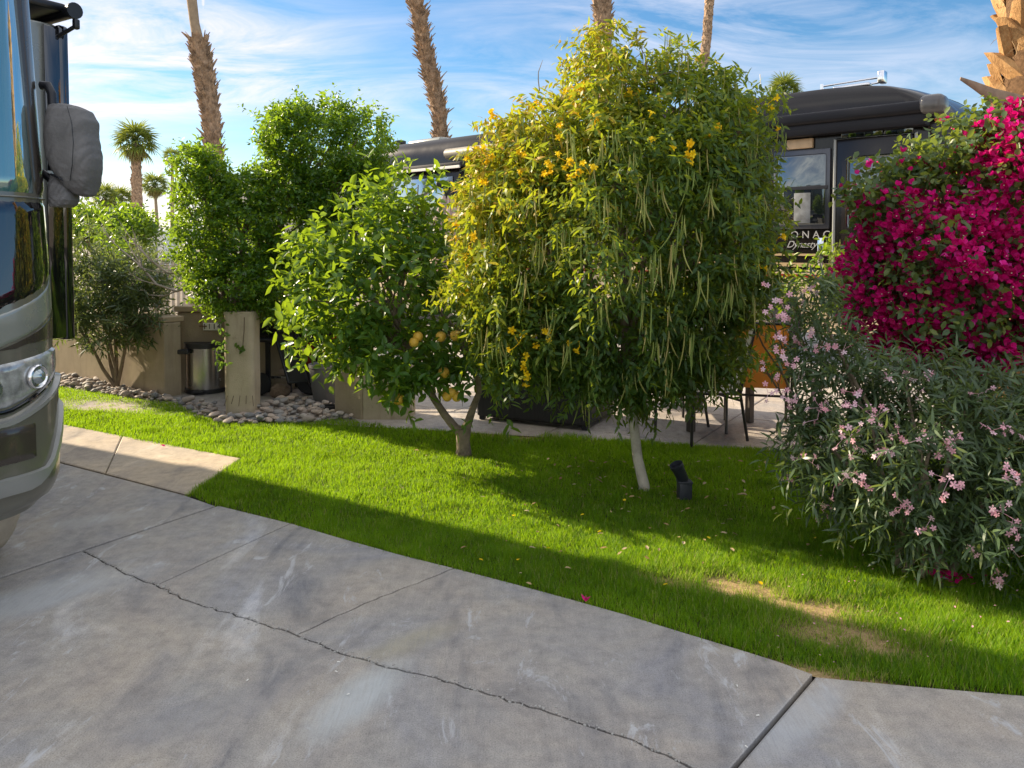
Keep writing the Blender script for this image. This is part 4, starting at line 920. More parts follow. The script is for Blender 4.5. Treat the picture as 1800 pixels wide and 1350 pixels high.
tall_palm('shaggy palm trunk leaning left above the dark slide-out of the motorhome', 19.5, [(715, -40), (735, 20), (748, 90), (762, 150), (772, 200), (779, 300)], [15, 13, 16, 16, 16, 17], 3.0, 560, 6, blen=.36, bw=.14, flare=.55, range_=(.1, .86))
tall_palm('palm trunk straight behind the top spire of the trumpet tree', 18, [(1056, -30), (1058, 0), (1060, 40), (1062, 120), (1064, 260)], [21, 22, 22, 22, 23], 4, 480, 8, blen=.27, bw=.13, flare=.5, range_=(.1, .9))
tall_palm('slim dark distant palm trunk rising from the right of the trumpet tree', 26, [(1250, -60), (1247, 0), (1243, 60), (1236, 120), (1232, 300)], [13, 13, 14, 14, 14], 4, 300, 9, blen=.2, bw=.12, flare=.12, range_=(.1, .95))
def far_palm(label, Y, top_px, base_px, w, Rpx, boots, seed, nf=36, skirt=14):
    top = P(*top_px, Y); b = P(*base_px, Y); base = Vector((b.x, Y, 0)); R = Rpx * Y / F; ww = w * Y / F / 2
    r = empty('palm_tree', base, label, 'palm', 'distant palms against the sky')
    palm_trunk(r, [Vector((b.x, Y, -.1)), b, b.lerp(top, .45), b.lerp(top, .7), top], [ww, ww, ww * .95, ww * .7 if boots else ww * .8, ww * .55], boots, m_boot, blen=.5, bw=.28, flare=.25, seed=seed, range_=(.3, .86))
    palm_crown(r, top, R, nf, skirt, 12, seed)
far_palm('distant fan palm with a round crown and a stout shaggy trunk, tallest at left', 45, (238, 248), (243, 400), 11, 46, 200, 21, 46, 18)
far_palm('small distant palm with a thin bare trunk left of the ficus', 60, (272, 325), (278, 420), 6, 30, 0, 22)
far_palm('low bushy distant palm leftmost behind the clipped hedge', 50, (185, 345), (185, 420), 7, 30, 0, 23)
far_palm('low bushy distant palm touching the stout trunk of the tall one', 52, (212, 350), (212, 420), 7, 32, 0, 24)
far_palm('tiny far palm just above the white roof', 90, (272, 398), (274, 430), 4, 14, 0, 25, 24, 6)
far_palm('distant palm crown peeping over the left column of the ficus', 48, (303, 275), (303, 420), 7, 22, 0, 26, 30, 4)
far_palm('distant palm crown above the roof of the black motorhome', 50, (1378, 158), (1378, 420), 9, 36, 0, 27, 50, 8)

# date palm at the right edge
YD = 6.4; dc = Vector((4.28, YD, 0)); r = empty('date_palm', dc, 'massive orange-brown date palm trunk with broad cut boots at the right edge', 'palm')
mb = MB(); mb.tube([dc + Vector((0, 0, -.1)), dc + Vector((0, 0, 1.5)), dc + Vector((0, 0, 3)), dc + Vector((.03, 0, 5.2))], [.36, .31, .28, .26], 18); mb.build('trunk', simple('date_fibre', (.22, .13, .07), .95, 0, .4, 30, .9, .2, 0, .03), r, 60)
m_dboot, nt, out = newmat('date_boot'); v = coords(nt, (60, 60, 5)); n_a = noisen(nt, v, 1.2, 6, .7); n_b = noisen(nt, coords(nt), 5, 6, .65, .5)
cc_ = mixc(nt, .6, ramp(nt, n_b, [(.3, (.26, .14, .06)), (.5, (.48, .28, .12)), (.72, (.60, .40, .20))]), ramp(nt, n_a, [(.3, (.55, .5, .45)), (.7, (1.1, 1.1, 1.1))]), 'MULTIPLY'); prin(nt, out, cc_, .85, 0, bump(nt, math_(nt, 'ADD', n_a, n_b), .8, .012), .2)
mb = MB(); rg = random.Random(5)
for i in range(210):
    z = i * .026; a = i * 2.39996 + rg.uniform(-.06, .06); rr = .325 - .012 * z; o_ = Vector((math.cos(a), math.sin(a), 0)); s_ = Vector((-math.sin(a), math.cos(a), 0)); up = Vector((0, 0, 1))
    w = rg.uniform(.085, .12); L = rg.uniform(.22, .30); sk = (.14 if i % 2 else -.14) + rg.uniform(-.05, .05); b_ = dc + o_ * rr + up * z; cut = rg.uniform(-.25, .25)
    def ring(t, ww, tt, outd):
        c_ = b_ + up * (L * t) + o_ * outd + s_ * sk * t; q_ = up * (cut * ww if t == 1 else 0)
        return [c_ - s_ * ww - o_ * .03 - q_, c_ - s_ * ww * .62 + o_ * tt - q_ * .6, c_ + o_ * tt * 1.25, c_ + s_ * ww * .62 + o_ * tt + q_ * .6, c_ + s_ * ww - o_ * .03 + q_, c_ - o_ * .035]
    vs = ring(0, w, .02, -.045) + ring(.3, w * 1.02, .028, -.01) + ring(.7, w * .8, .034, .025) + ring(1, w * .62, .03, .05 + rg.uniform(-.01, .02))
    fs = [(k * 6 + j, k * 6 + (j + 1) % 6, (k + 1) * 6 + (j + 1) % 6, (k + 1) * 6 + j) for k in range(3) for j in range(6)] + [(18, 19, 20, 21, 22, 23)]
    mb.add(vs, fs)
mb.build('boots', m_dboot, r, 35)
mb = MB(); rg = random.Random(8)
for i in range(500):
    a = rg.uniform(0, 6.28); z = rg.uniform(0, 5); q = dc + Vector((math.cos(a), math.sin(a), 0)) * .33 + Vector((0, 0, z)); e_ = q + Vector((rg.uniform(-.08, .08), rg.uniform(-.08, .08), rg.uniform(-.15, .1))); mb.tube([q, q.lerp(e_, .5) + Vector((0, 0, .01)), e_], [.003, .0025, .001], 4)
mb.build('fibres', simple('date_fibres', (.42, .27, .13), .9), r)
mb = MB(); pts = [P(1688, 138, 5.9), P(1712, 150, 5.95), P(1745, 168, 6.0), P(1790, 186, 6.1), P(1850, 205, 6.3)]
k5 = [(.012, .006), (.03, .012), (.055, .02), (.085, .03), (.11, .05)]; vs = []
for q, (w_, t_) in zip(pts, k5):
    for j in range(8): t = j * math.pi / 4; vs.append(q + Vector((.2 * w_ * math.cos(t), -t_ * math.sin(t), w_ * math.cos(t) + abs(math.sin(t)) * .0)))
mb.add(vs, [(i * 8 + j, i * 8 + (j + 1) % 8, (i + 1) * 8 + (j + 1) % 8, (i + 1) * 8 + j) for i in range(4) for j in range(8)] + [tuple(range(8))]); mb.build('frond_stub', simple('stub_wood', (.24, .165, .11), .85, 0, .3, 14, .5), r, 60)

# ---------------------------------------------------------------- litter on the lawn
m_litter = foliage('dry_leaf', [(0, (.28, .17, .07)), (.5, (.42, .30, .15)), (1, (.52, .42, .26))], .2, (.5, .4, .2), .7, .2)
def litter(name, x, y, L, mat, label, cat, grp, tint, z=.035, W_=.5):
    o = leaves(name, np.array([[0, 0, 0.]]), np.array([[1, 0, R0.uniform(-.1, .25)]]), np.array([[R0.uniform(-.3, .3), R0.uniform(-.3, .3), 1]]), L, L * W_, 'bract', mat, None, np.array([tint]))
    o.location = (x, y, z); o.rotation_euler = (0, 0, R0.uniform(0, 6.28)); return tag(o, label, cat, grp)
lf = [(1295, 870, .075), (1048, 814, .06), (1095, 812, .04), (728, 792, .045), (990, 835, .03), (1235, 845, .04), (1310, 850, .04), (1370, 905, .035), (1408, 913, .03), (1060, 850, .045), (975, 820, .04), (950, 815, .03), (1285, 808, .03), (1340, 830, .035), (1150, 860, .03), (880, 835, .025), (935, 1029, .03), (960, 965, .02), (1000, 925, .02), (1075, 870, .035)]
for i, (px, py, L) in enumerate(lf): q = G(px, py, .03); litter('fallen_leaf', q.x, q.y, L, m_litter, 'dry tan leaf lying on the grass', 'leaf', 'dry leaves scattered on the lawn', R0.random())
for i in range(110):
    px = R0.gauss(1120, 190); py = R0.uniform(800, 1010) if i % 3 else R0.uniform(820, 900); q = G(px, py, .03)
    if inside(lp, np.array([q.x]), np.array([q.y]))[0]: litter('fallen_leaf', q.x, q.y, R0.uniform(.02, .045), m_litter, 'dry tan leaf lying on the grass', 'leaf', 'dry leaves scattered on the lawn', R0.random())
for i in range(60):
    px = R0.uniform(1330, 1790); py = R0.uniform(940, 1170); q = G(px, py, .03)
    if inside(lp, np.array([q.x]), np.array([q.y]))[0]: litter('fallen_petal', q.x, q.y, R0.uniform(.009, .015), m_pink, 'pale pink petal lying on the grass near the oleander', 'petal', 'pink petals on the lawn', .25 * R0.random(), W_=.6)
for i, (px, py) in enumerate([(1430, 945), (1248, 947), (870, 840), (1340, 1028), (900, 830), (912, 982), (965, 962), (1165, 1028), (850, 985), (905, 905), (585, 795), (1020, 905), (1050, 935), (1100, 880)]): q = G(px, py, .035); litter('fallen_flower', q.x, q.y, .026, m_yel, 'small yellow blossom fallen on the lawn', 'flower', 'yellow blossoms on the lawn', R0.random(), W_=.9)
m_ = MB(); q = G(1030, 1058, .02)
for k in range(9): a = k * 2.1; m_.add([q, q + Vector((math.cos(a) * .012, math.sin(a) * .012, .02)), q + Vector((math.cos(a + .4) * .026, math.sin(a + .4) * .026, .022 + .01 * (k % 3))), q + Vector((math.cos(a + .9) * .016, math.sin(a + .9) * .016, .016))], [(0, 1, 2, 3)])
o = m_.build('fallen_bract', m_mag, None, None, False); o.data.attributes.new('tint', 'FLOAT', 'POINT').data.foreach_set('value', np.full(len(o.data.vertices), .6, np.float32)); tag(o, 'magenta blossom lying at the kerb of the lawn above the driveway', 'flower')
m_ = MB(); q = G(1665, 1015, .04)
for k in range(40): a = R0.uniform(0, 6.28); c_ = q + Vector((R0.gauss(0, .05), R0.gauss(0, .03), R0.uniform(-.02, .03))); m_.add([c_, c_ + Vector((math.cos(a) * .02, math.sin(a) * .02, .012)), c_ + Vector((math.cos(a + .7) * .03, math.sin(a + .7) * .03, .016)), c_ + Vector((math.cos(a + 1.3) * .018, math.sin(a + 1.3) * .018, .004))], [(0, 1, 2, 3)])
o = m_.build('petal_heap', m_mag, None, None, False); o.data.attributes.new('tint', 'FLOAT', 'POINT').data.foreach_set('value', np.full(len(o.data.vertices), .3, np.float32)); tag(o, 'heap of dark magenta petals on the grass under the oleander', 'petals', kind='stuff')
q = G(291, 785, .01); litter('fallen_flower', q.x, q.y, .04, m_mag, 'pink petal lying on the edge of the sunlit path', 'petal', None, .7, .012, .6)
for i, (px, py) in enumerate([(595, 1163), (435, 1195), (591, 1180), (612, 1220), (1312, 1312), (1332, 1257), (1296, 1205)]):
    q = G(px, py, .006); m_ = MB(); m_.box((0, 0, 0), (.012, .004, .003), None, .001); o = m_.build('white_scrap', m_white); o.location = q; o.rotation_euler = (0, 0, i * 1.3); tag(o, 'tiny white scrap on the grey driveway', 'scrap', 'white scraps on the driveway')
# ---------------------------------------------------------------- motorhome on the driveway (left)
def paint(name, col, rough=.28, metal=.35, coat=.6, spec=.5): return simple(name, col, rough, metal, .05, 1.2, .0, spec, coat)
m_taupe = paint('taupe_paint', (.15, .145, .12)); m_silver = paint('silver_paint', (.27, .275, .265), .32, .3, .4); m_brown = paint('brown_paint', (.06, .05, .042)); m_ltgrey = paint('light_grey_paint', (.26, .275, .255))
m_glossb = paint('gloss_black', (.006, .006, .008), .04, 0, 1.0, .8)
def glassm(name, col, rough=.02, mirror=.5):
    m, nt, out = newmat(name); lw = nt.nodes.new('ShaderNodeLayerWeight'); lw.inputs[0].default_value = .35
    a = prin(nt, None, col, rough, 0, None, .8); gl = nt.nodes.new('ShaderNodeBsdfGlossy'); gl.inputs['Roughness'].default_value = rough; gl.inputs['Color'].default_value = (.75, .88, .9, 1)
    mx = nt.nodes.new('ShaderNodeMixShader'); f = math_(nt, 'MULTIPLY_ADD', lw.outputs['Fresnel'], .5, mirror, True)
    nt.links.new(f, mx.inputs[0]); nt.links.new(a.outputs[0], mx.inputs[1]); nt.links.new(gl.outputs[0], mx.inputs[2]); nt.links.new(mx.outputs[0], out.inputs[0]); return m
m_wind = glassm('windshield_glass', (.05, .14, .15), .015, .18); m_dglass = glassm('dark_window_glass', (.008, .01, .013), .02, .10)
C1 = Vector((-2.10, 3.82, 0))
T1 = Matrix(((UV.x, NV.x, 0, C1.x), (UV.y, NV.y, 0, C1.y), (0, 0, 1, 0), (0, 0, 0, 1)))
rc = .36; s1 = rc * math.pi / 2
def S1(s, z, off=0.0):
    if s <= 0: p = Vector((rc - s, 0)); nrm = Vector((0, 1))
    elif s < s1:
        th = s / rc; p = Vector((rc - rc * math.sin(th), -rc + rc * math.cos(th))); nrm = Vector((-math.sin(th), math.cos(th)))
    else:
        d_ = -rc - (s - s1); q = (d_ + 1.25) / (1.25 - rc); p = Vector((-.10 * (1 - q * q), d_)); nrm = Vector((-1, 0))
        if d_ < -2.5 + rc:
            th = min(1, (-2.5 + rc - d_) / s1) * math.pi / 2; p = Vector((rc - rc * math.cos(th), -2.5 + rc - rc * math.sin(th))); nrm = Vector((-math.cos(th), -math.sin(th)))
    fr = min(1, max(0, s / s1)); a = p.x; d_ = p.y
    lean = 0.0
    if z > 1.3: lean = .13 * (z - 1.3)
    if z > 3.1: lean += .7 * (z - 3.1) ** 1.5
    if z < .62: lean += .35 * ((.62 - z) / .3) ** 2 * .3
    a += lean * fr; d_ -= .035 * max(0, z - 1.3) * (1 if d_ > -1.25 else -1)
    if z < .55: d_ -= .09 * ((.55 - z) / .17) ** 2 * (1 if s < s1 * 1.2 else 0)
    if z > 3.2: d_ -= .5 * (z - 3.2) ** 1.4 * (1 if d_ > -1.25 else -1)
    return Vector((a + nrm.x * off, d_ + nrm.y * off, z))
smax = s1 * 2 + (2.5 - 2 * rc)
def patch(name, mat, parent, s0, sE, zlo, zhi, off, nu=50, nv=14, edge=True):
    mb = MB(T1)
    def fn(u, v):
        s = s0 + (sE - s0) * u; lo = zlo(s) if callable(zlo) else zlo; hi = zhi(s) if callable(zhi) else zhi
        o_ = off
        if edge and (v in (0.0, 1.0) or u in (0.0, 1.0)): o_ = -.004
        return S1(s, lo + (hi - lo) * v, o_)
    mb.grid(fn, nu, nv); return mb.build(name, mat, parent, 50)
r = empty('motorhome', C1, 'taupe and black motorhome nose with big windshield and headlight at the left edge', 'motorhome')
mb = MB(T1); mb.grid(lambda u, v: S1(u * smax, .38 + v * 3.17), 120, 60)
mb.add([S1(0, .38 + 3.17 * i / 20) for i in range(21)] + [Vector((9.6, 0, .38 + 3.17 * i / 20)) for i in range(21)], [(i, i + 1, 22 + i, 21 + i) for i in range(20)])
mb.box((5, -1.25, 2.02), (9.2, 2.46, 3.0), None, .05); mb.build('body', m_taupe, r, 50)
mb = MB(T1); mb.box((4.8, -1.25, 3.58), (8.6, 2.3, .09), None, .04); mb.box((3.2, -1.2, 3.72), (.9, .8, .24), None, .06); mb.build('roof', m_ltgrey, r, 50)
zb = lambda s: 1.515 - .20 * min(1, max(0, (s - .17) / .5)) ** .7
zs = lambda s: 1.35 - .20 * min(1, max(0, (s - .17) / .5)) ** .8
patch('lower_panel', m_glossb, r, .12, smax - .12, zb, 1.862, .006)
patch('stripe', m_ltgrey, r, .05, smax - .05, zs, lambda s: zb(s) - .006, .004)
patch('brown_band', m_brown, r, .05, smax - .05, lambda s: 1.17 if s > .5 else 1.185, lambda s: zs(s) - .004, .003)
ws = patch('windshield', m_wind, r, .30, smax - .30, 1.88, 3.12, .012, 70, 30); patch('windshield_trim', m_brown, r, .14, .296, 1.875, 3.2, .01, 10, 30); patch('window_sill', m_silver, r, .13, smax - .13, 1.862, 1.876, .014, 60, 3)
patch('cap_stripe', m_silver, r, .0, .135, 1.2, 3.3, .004, 6, 30)
# headlight: chrome housing, projector and clear cover
hz0 = lambda s: 1.055 - .15 * min(1, max(0, (s - .2) / .35)) ** .8; hz1 = lambda s: 1.15 - .045 * abs(min(1, (s - .2) / .45)) - (.06 if s < .22 else 0)
patch('headlight', simple('lamp_silver', (.36, .37, .37), .22, .35, .5, 18, .0, .6, 1.0), r, .19, .95, hz0, hz1, .014, 40, 10)
hl = [o for o in r.children if o.name.startswith('headlight')][0]
def lens(s, z, R):
    c_ = S1(s, z, .018); c2 = S1(s, z, .1); ax = (c2 - c_).normalized(); q = ax.to_track_quat('Z', 'Y').to_matrix()
    mb = MB(T1); mb.lathe([(R, 0), (R * 1.02, .012), (R * .92, .016), (R * .78, .004), (R * .70, .002)], c_, 28, q); mb.build('lamp_ring', m_chrome, hl, 60)
    mb = MB(T1); mb.lathe([(R * .72, .0), (R * .62, .018), (R * .4, .03), (R * .15, .036), (0, .037)], c_, 28, q); mb.build('lens', glassm('lamp_lens', (.12, .14, .16), .03, .25), hl, 60)
lens(.42, 1.03, .056); lens(.64, 1.005, .05)
patch('lamp_brow', m_glossb, r, .16, 1.0, lambda s: hz0(s) - .032, lambda s: hz0(s) - .003, .010, 30, 4)
# bumper
bz = lambda s: hz0(s) - .036
patch('bumper', m_taupe, r, .02, smax - .02, .405, bz, .020, 90, 18)
b_ = [o for o in r.children if o.name.startswith('bumper')][0]
patch('bumper_crease', m_silver, b_, .13, smax - .3, lambda s: .50 if s > .45 else .50 + .33 * ((.45 - s) / .32) ** 1.3, lambda s: .60 - .02 * (s > .9) if s > .36 else min(bz(s) - .03, .60 + .28 * ((.36 - s) / .2) ** 1.0), .040, 60, 10)
patch('fog_lamp_pocket', m_brown, b_, .42, 1.0, .63, .84, .026, 30, 8)
patch('bumper_lip', m_silver, b_, .05, smax - .1, lambda s: bz(s) - .05, lambda s: bz(s) - .012, .032, 60, 5)
# slide-out with its awning
mb = MB(T1); mb.box((4.9, .44, 2.1), (6.2, .86, 2.14), None, .02); so = mb.build('slide_out', m_ltgrey, r, 40)
mb = MB(T1); mb.box((4.9, .90, 2.07), (6.26, .08, 2.2), None, .025); mb.box((1.79, .84, 2.07), (.03, .14, 2.16), None, .008); mb.box((4.9, .8, 1.03), (6.2, .2, .08), None, .02); mb.build('slide_trim', m_glossb, so, 40)
mb = MB(T1); mb.box((4.9, .50, 3.285), (6.3, .84, .06), None, .02); mb.tube([(1.72, .93, 3.26), (8.1, .93, 3.26)], .045, 14); mb.tube([(1.70, .93, 3.26), (1.67, .93, 3.26)], .056, 16)
mb.tube([(1.79, .86, 3.08), (1.72, .90, 3.12), (1.68, .94, 3.16)], .014, 8); mb.box((1.68, .94, 3.17), (.04, .04, .07), None, .01); mb.build('awning', m_black, so, 40)
# covered wheel
Wc = G(25, 985); 
def lens_wheel(mb_r, a, d_, rr=.46, w=.28):
    mb = MB(T1); q = Matrix.Rotation(rad(90), 3, 'X')
    mb.lathe([(.2, -w / 2), (rr - .05, -w / 2), (rr, -w / 2 + .05), (rr, w / 2 - .05), (rr - .05, w / 2), (.2, w / 2)], (a, d_, rr), 32, q); wh = mb.build('wheel', m_rub, mb_r, 40)
    mb = MB(T1); mb.lathe([(0, w / 2 - .06), (.12, w / 2 - .05), (.2, w / 2 - .01), (.24, w / 2 + .005)], (a, d_, rr), 24, q); mb.build('rim', m_chrome, wh, 40); return wh
for a in (1.02, 7.0): lens_wheel(r, a, -.25)
m_cover = simple('tan_cover_cloth', (.42, .36, .29), .85, 0, .15, 12, .7)
mb = MB(T1)
def cov(u, v):
    t = 2 * math.pi * u; rr = .50 + .02 * noise.noise(Vector((math.cos(t) * 3, math.sin(t) * 3, v * 4))); d_ = -.42 + .40 * v; k = 1 - .1 * (v > .9); sg = lambda x: math.copysign(abs(x) ** (.6 if math.sin(t) < 0 else 1), x)
    return (1.02 + rr * sg(math.cos(t)) * k, d_, max(.004, .49 + rr * sg(math.sin(t)) * k))
mb.grid(cov, 48, 8, True); mb.add([cov(i / 48, 1) for i in range(48)], [tuple(range(48))]); mb.build('wheel_cover', m_cover, r, 50)
# mirror in its cover
m_bag = simple('grey_cover_cloth', (.12, .118, .12), .6, .0, .15, 7, .35, .4, 0, .01)
rows = [(183, 94, 118, .02), (187, 90, 138, .05), (195, 89, 155, .08), (214, 88, 164, .10), (240, 88, 166, .11), (262, 89, 170, .115), (280, 93, 173, .115), (300, 101, 172, .11), (318, 113, 169, .10), (332, 124, 165, .08), (342, 136, 162, .05), (346, 146, 158, .02)]
YM = 3.95
def bag(rows, mb, amp=.010, seed=0, dy=0.0, nu=44):
    R_ = []
    def fn(u, v):
        f = v * (len(rows) - 1); i = min(len(rows) - 2, int(f)); k = f - i; y, l, r_, dp = [rows[i][j] * (1 - k) + rows[i + 1][j] * k for j in range(4)]
        t = 2 * math.pi * u; ct_, st_ = math.cos(t), math.sin(t); e = .62
        x = (l + r_) / 2 + (r_ - l) / 2 * math.copysign(abs(ct_) ** e, ct_); q = P(x, y, YM + dy); q.y += dp * math.copysign(abs(st_) ** e, st_)
        nz = noise.noise(Vector((q.x * 12 + seed, q.y * 9, q.z * 5))) + .7 * (abs(noise.noise(Vector((q.x * 26 - q.z * 14, seed, q.z * 7)))) - .3) * 1.6 + .5 * (abs(noise.noise(Vector((q.x * 40 + q.z * 30, seed + 4, q.z * 14)))) - .25) * (.7 if v > .6 else .2)
        q.y -= nz * amp * (1 if st_ < 0 else -1); q.x += nz * amp * .3; return q
    mb.grid(fn, nu * 2, 90, True)
    for e_ in (0, 1): mb.add([fn(i / nu, e_) for i in range(nu)], [tuple(range(nu))])
mr = empty('mirror_cover', P(130, 340, YM), 'wrinkled grey fabric cover tied over the side mirror of the left motorhome', 'mirror cover')
mb = MB(); bag(rows, mb, .013); mb.build('bag', m_bag, mr, 60)
mb = MB(); bag([(306, 92, 100, .03), (314, 92, 112, .05), (326, 92, 124, .07), (340, 92, 131, .075), (352, 93, 134, .08), (360, 94, 130, .075), (364, 95, 122, .07)], mb, .016, 5, -.02); mb.build('skirt', m_bag, mr, 60)
mb = MB(); mb.tube([P(89, 306, YM - .08), P(104, 313, YM - .1), P(122, 322, YM - .07), P(128, 330, YM - .02)], .005, 6); mb.tube([P(118, 187, YM - .09), P(126, 215, YM - .125), P(129, 250, YM - .13), P(127, 290, YM - .125), P(123, 318, YM - .1)], .0018, 5); mb.build('drawstring', m_black, mr)
mb = MB(); mb.tube([P(72, 150, YM + .0), P(84, 150, YM), P(91, 165, YM), P(93, 210, YM), P(92, 300, YM)], .022, 10); mb.tube([P(70, 300, YM), P(90, 316, YM), P(110, 330, YM)], .02, 8); mb.build('mirror_arm', m_black, r, 60)

# ---------------------------------------------------------------- black motorhome behind
u2 = Vector((-.741, .672, 0)); n2 = Vector((-.672, -.741, 0)); C2 = Vector((5.55, 9.52, 0))
T2 = Matrix(((u2.x, n2.x, 0, C2.x), (u2.y, n2.y, 0, C2.y), (0, 0, 1, 0), (0, 0, 0, 1)))
def on2(px, py, d_=0.0):
    r_ = ray(px, py); o_ = Vector((0, 0, HC)); c_ = C2 + n2 * d_; t = (c_ - o_).dot(n2) / r_.dot(n2); q = o_ + r_ * t - C2; return q.dot(u2), q.z
m_bbrown = paint('black_brown_paint', (.010, .008, .008), .16, .0, .0, .4); m_gold = paint('gold_beige_paint', (.42, .31, .17), .35, .2); m_tan2 = paint('beige_paint', (.50, .40, .27), .4, .1)
r = empty('motorhome', C2, 'long black-brown motorhome with MONACO Dynasty lettering behind the trumpet tree and bougainvillea', 'motorhome')
Rf = .55
def S2(u, v):
    # outline of the shell: side line, rounded nose; v along the height
    z = .42 + v * 3.36; t = u
    top = max(0, (z - 3.25) / .54); ins = .22 * (1 - math.sqrt(max(0, 1 - min(1, top) ** 2)))
    if t < .6: a = Rf + (12 - Rf) * (1 - t / .6) ** 2.6; d_ = 0
    else: th = (t - .6) / .4 * math.pi / 2; a = Rf - Rf * math.sin(th); d_ = -Rf + Rf * math.cos(th)
    tp_ = min(1, max(0, (z - 2.8) / 1.0)); lean = .06 * max(0, z - 1.4) + .9 * (1 - math.sqrt(1 - tp_ ** 2))
    kk = max(0, (1.9 - a) / 1.9) ** 1.4
    return (a + lean * kk, d_ - ins, z - .10 * kk * tp_ ** 2)
mb = MB(T2); mb.grid(S2, 60, 60)
mb.grid(lambda u, v: (S2(1, v)[0] - .08 * math.sin(math.pi * u), -Rf - (2.5 - 2 * Rf) * u, S2(1, v)[2]), 14, 60)
mb.grid(lambda u, v: (S2(1 - .4 * u, v)[0], -2.5 - S2(1 - .4 * u, v)[1], S2(0, v)[2]), 14, 60)
mb.grid(lambda u, v: (S2(u, 1)[0], S2(u, 1)[1] * (1 - v) + (-2.5 - S2(u, 1)[1]) * v, S2(u, 1)[2] + .03 * math.sin(math.pi * v)), 60, 12); mb.box((11.9, -1.25, 2.0), (.1, 2.4, 3.1), None, .03); mb.build('body', m_bbrown, r, 60)
mb = MB(T2); mb.box((6.4, .006, .86), (11.0, .02, .86), None, .004); low = mb.build('lower_side', m_tan2, r)
mb = MB(T2)
for z, h in ((1.36, .055), (1.50, .03)): mb.box((6.3, .008, z), (11.2, .012, h))
mb.build('gold_stripe', m_gold, r)
mb = MB(T2); mb.box((6.3, .010, 1.205), (11, .014, .05)); mb.build('red_stripe', paint('dark_red_paint', (.30, .03, .02)), r)
def rect2(name, mat, px0, py0, px1, py1, par, d0=.0, th=.02, bev=.01, shrink=0.0):
    a0_, z0_ = on2(px0, py0); a1_, z1_ = on2(px1, py1)
    mb = MB(T2); mb.box(((a0_ + a1_) / 2, d0 + th / 2, (z0_ + z1_) / 2), (abs(a1_ - a0_) - shrink, th, abs(z1_ - z0_) - shrink), None, bev); return mb.build(name, mat, par, 40)
w_ = rect2('window', paint('window_frame_paint', (.05, .055, .07), .3), 1362, 268, 1459, 402, r, .0, .03, .012)
rect2('pane', m_dglass, 1368, 276, 1453, 396, w_, .012, .024, .03, .0)
a0_, z0_ = on2(1362, 331); a1_, z1_ = on2(1459, 331)
mb = MB(T2); mb.box(((a0_ + a1_) / 2, .034, (z0_ + z1_) / 2), (abs(a1_ - a0_) * .97, .02, .05), None, .006); mb.build('window_bar', m_black, w_)
rect2('porch_light', simple('lamp_cover_tan', (.55, .40, .25), .5), 1386, 247, 1431, 260, r, .0, .06, .01)
rect2('curtain', simple('pale_curtain', (.13, .14, .15), .8, 0, .5, 7), 1398, 340, 1426, 392, w_, .0355, .004, .001)
dr = rect2('door', m_bbrown, 1470, 244, 1600, 560, r, .002, .03, .03)
mb = MB(T2); a0_, z0_ = on2(1470, 246); a1_, z1_ = on2(1612, 246)
mb.tube([(a0_, .035, .6), (a0_, .035, z0_), (a1_, .035, z0_), (a1_, .035, .6)], .022, 8); mb.build('door_frame', m_silver, dr, 50)
rect2('door_window', m_dglass, 1492, 276, 1580, 400, dr, .03, .02, .05)
rect2('grab_handle', m_chrome, 1440, 418, 1450, 470, r, .03, .03, .008)
rect2('side_window', m_dglass, 1480, 214, 1552, 240, r, .0, .02, .01); rect2('side_window', m_dglass, 1556, 208, 1606, 238, r, .0, .02, .01)
# awning along the roof edge
a0_, z0_ = on2(1628, 200, .2); aE = on2(1376, 200, .2)[0]
mb = MB(T2); zt = 3.33
mb.box(((a0_ + 6.6) / 2, .14, zt), (6.6 - a0_, .26, .16), None, .05, 3); mb.box(((a0_ + 6.6) / 2, .12, zt - .14), (6.6 - a0_, .2, .16), None, .02)
mb.build('awning', simple('awning_black', (.012, .012, .016), .5, 0, .1, 3, 0, .25), r, 40)
mb = MB(T2); mb.box((a0_ - .07, .15, zt + .02), (.3, .30, .24), None, .09, 4); mb.build('awning_cap', simple('cap_grey_plastic', (.10, .095, .095), .25), r, 60)
for (px, py) in ((1665, 178), (1684, 188), (1690, 200)):
    t = .6 + .4 * {1665: .35, 1684: .62, 1690: .85}[px]; q = S2(t, {1665: .83, 1684: .80, 1690: .77}[px]); mb = MB(T2); mb.box(Vector(q) + Vector((-.02, .02, 0)), (.09, .06, .045), None, .018); mb.build('marker_light', simple('amber_plastic', (.75, .22, .08), .3), r, 50)
# roof rack, horns and antenna
zr = 3.80
mb = MB(T2); x0_ = on2(1445, 160, -.6)[0]; x1_ = on2(1550, 145, -.6)[0]
mb.tube([(x0_, -.6, zr + .02), (x0_, -.6, zr + .13)], .03, 8); mb.tube([(x0_, -.6, zr + .10), (x1_, -.6, zr + .12)], .014, 8); mb.tube([(x0_, -.75, zr + .06), (x1_, -.75, zr + .08)], .014, 8); mb.box((x1_, -.62, zr + .12), (.09, .16, .17), None, .02); mb.box(((x0_ + x1_) / 2, -.65, zr + .05), (.5, .14, .05), None, .02); mb.build('roof_horn', m_chrome, r, 50)
xa = on2(1340, 160, -1.0)[0]; mb = MB(T2); mb.tube([(xa, -1.0, zr), (xa + .04, -1.0, zr + .5)], .008, 6); mb.build('antenna', m_white, r)
xa = on2(716, 262, -1.0)[0]; mb = MB(T2); mb.lathe([(.07, 0), (.07, .12), (.13, .13), (.13, .2), (.05, .22), (0, .22)], (xa, -.8, zr - .02), 14); mb.build('roof_vent', m_dark, r, 50)
xb = on2(760, 262, -1.0)[0]; mb = MB(T2); mb.box((xb, -1.2, zr + .07), (1.1, .9, .18), None, .07, 3); mb.build('air_conditioner', m_ltgrey, r, 50)
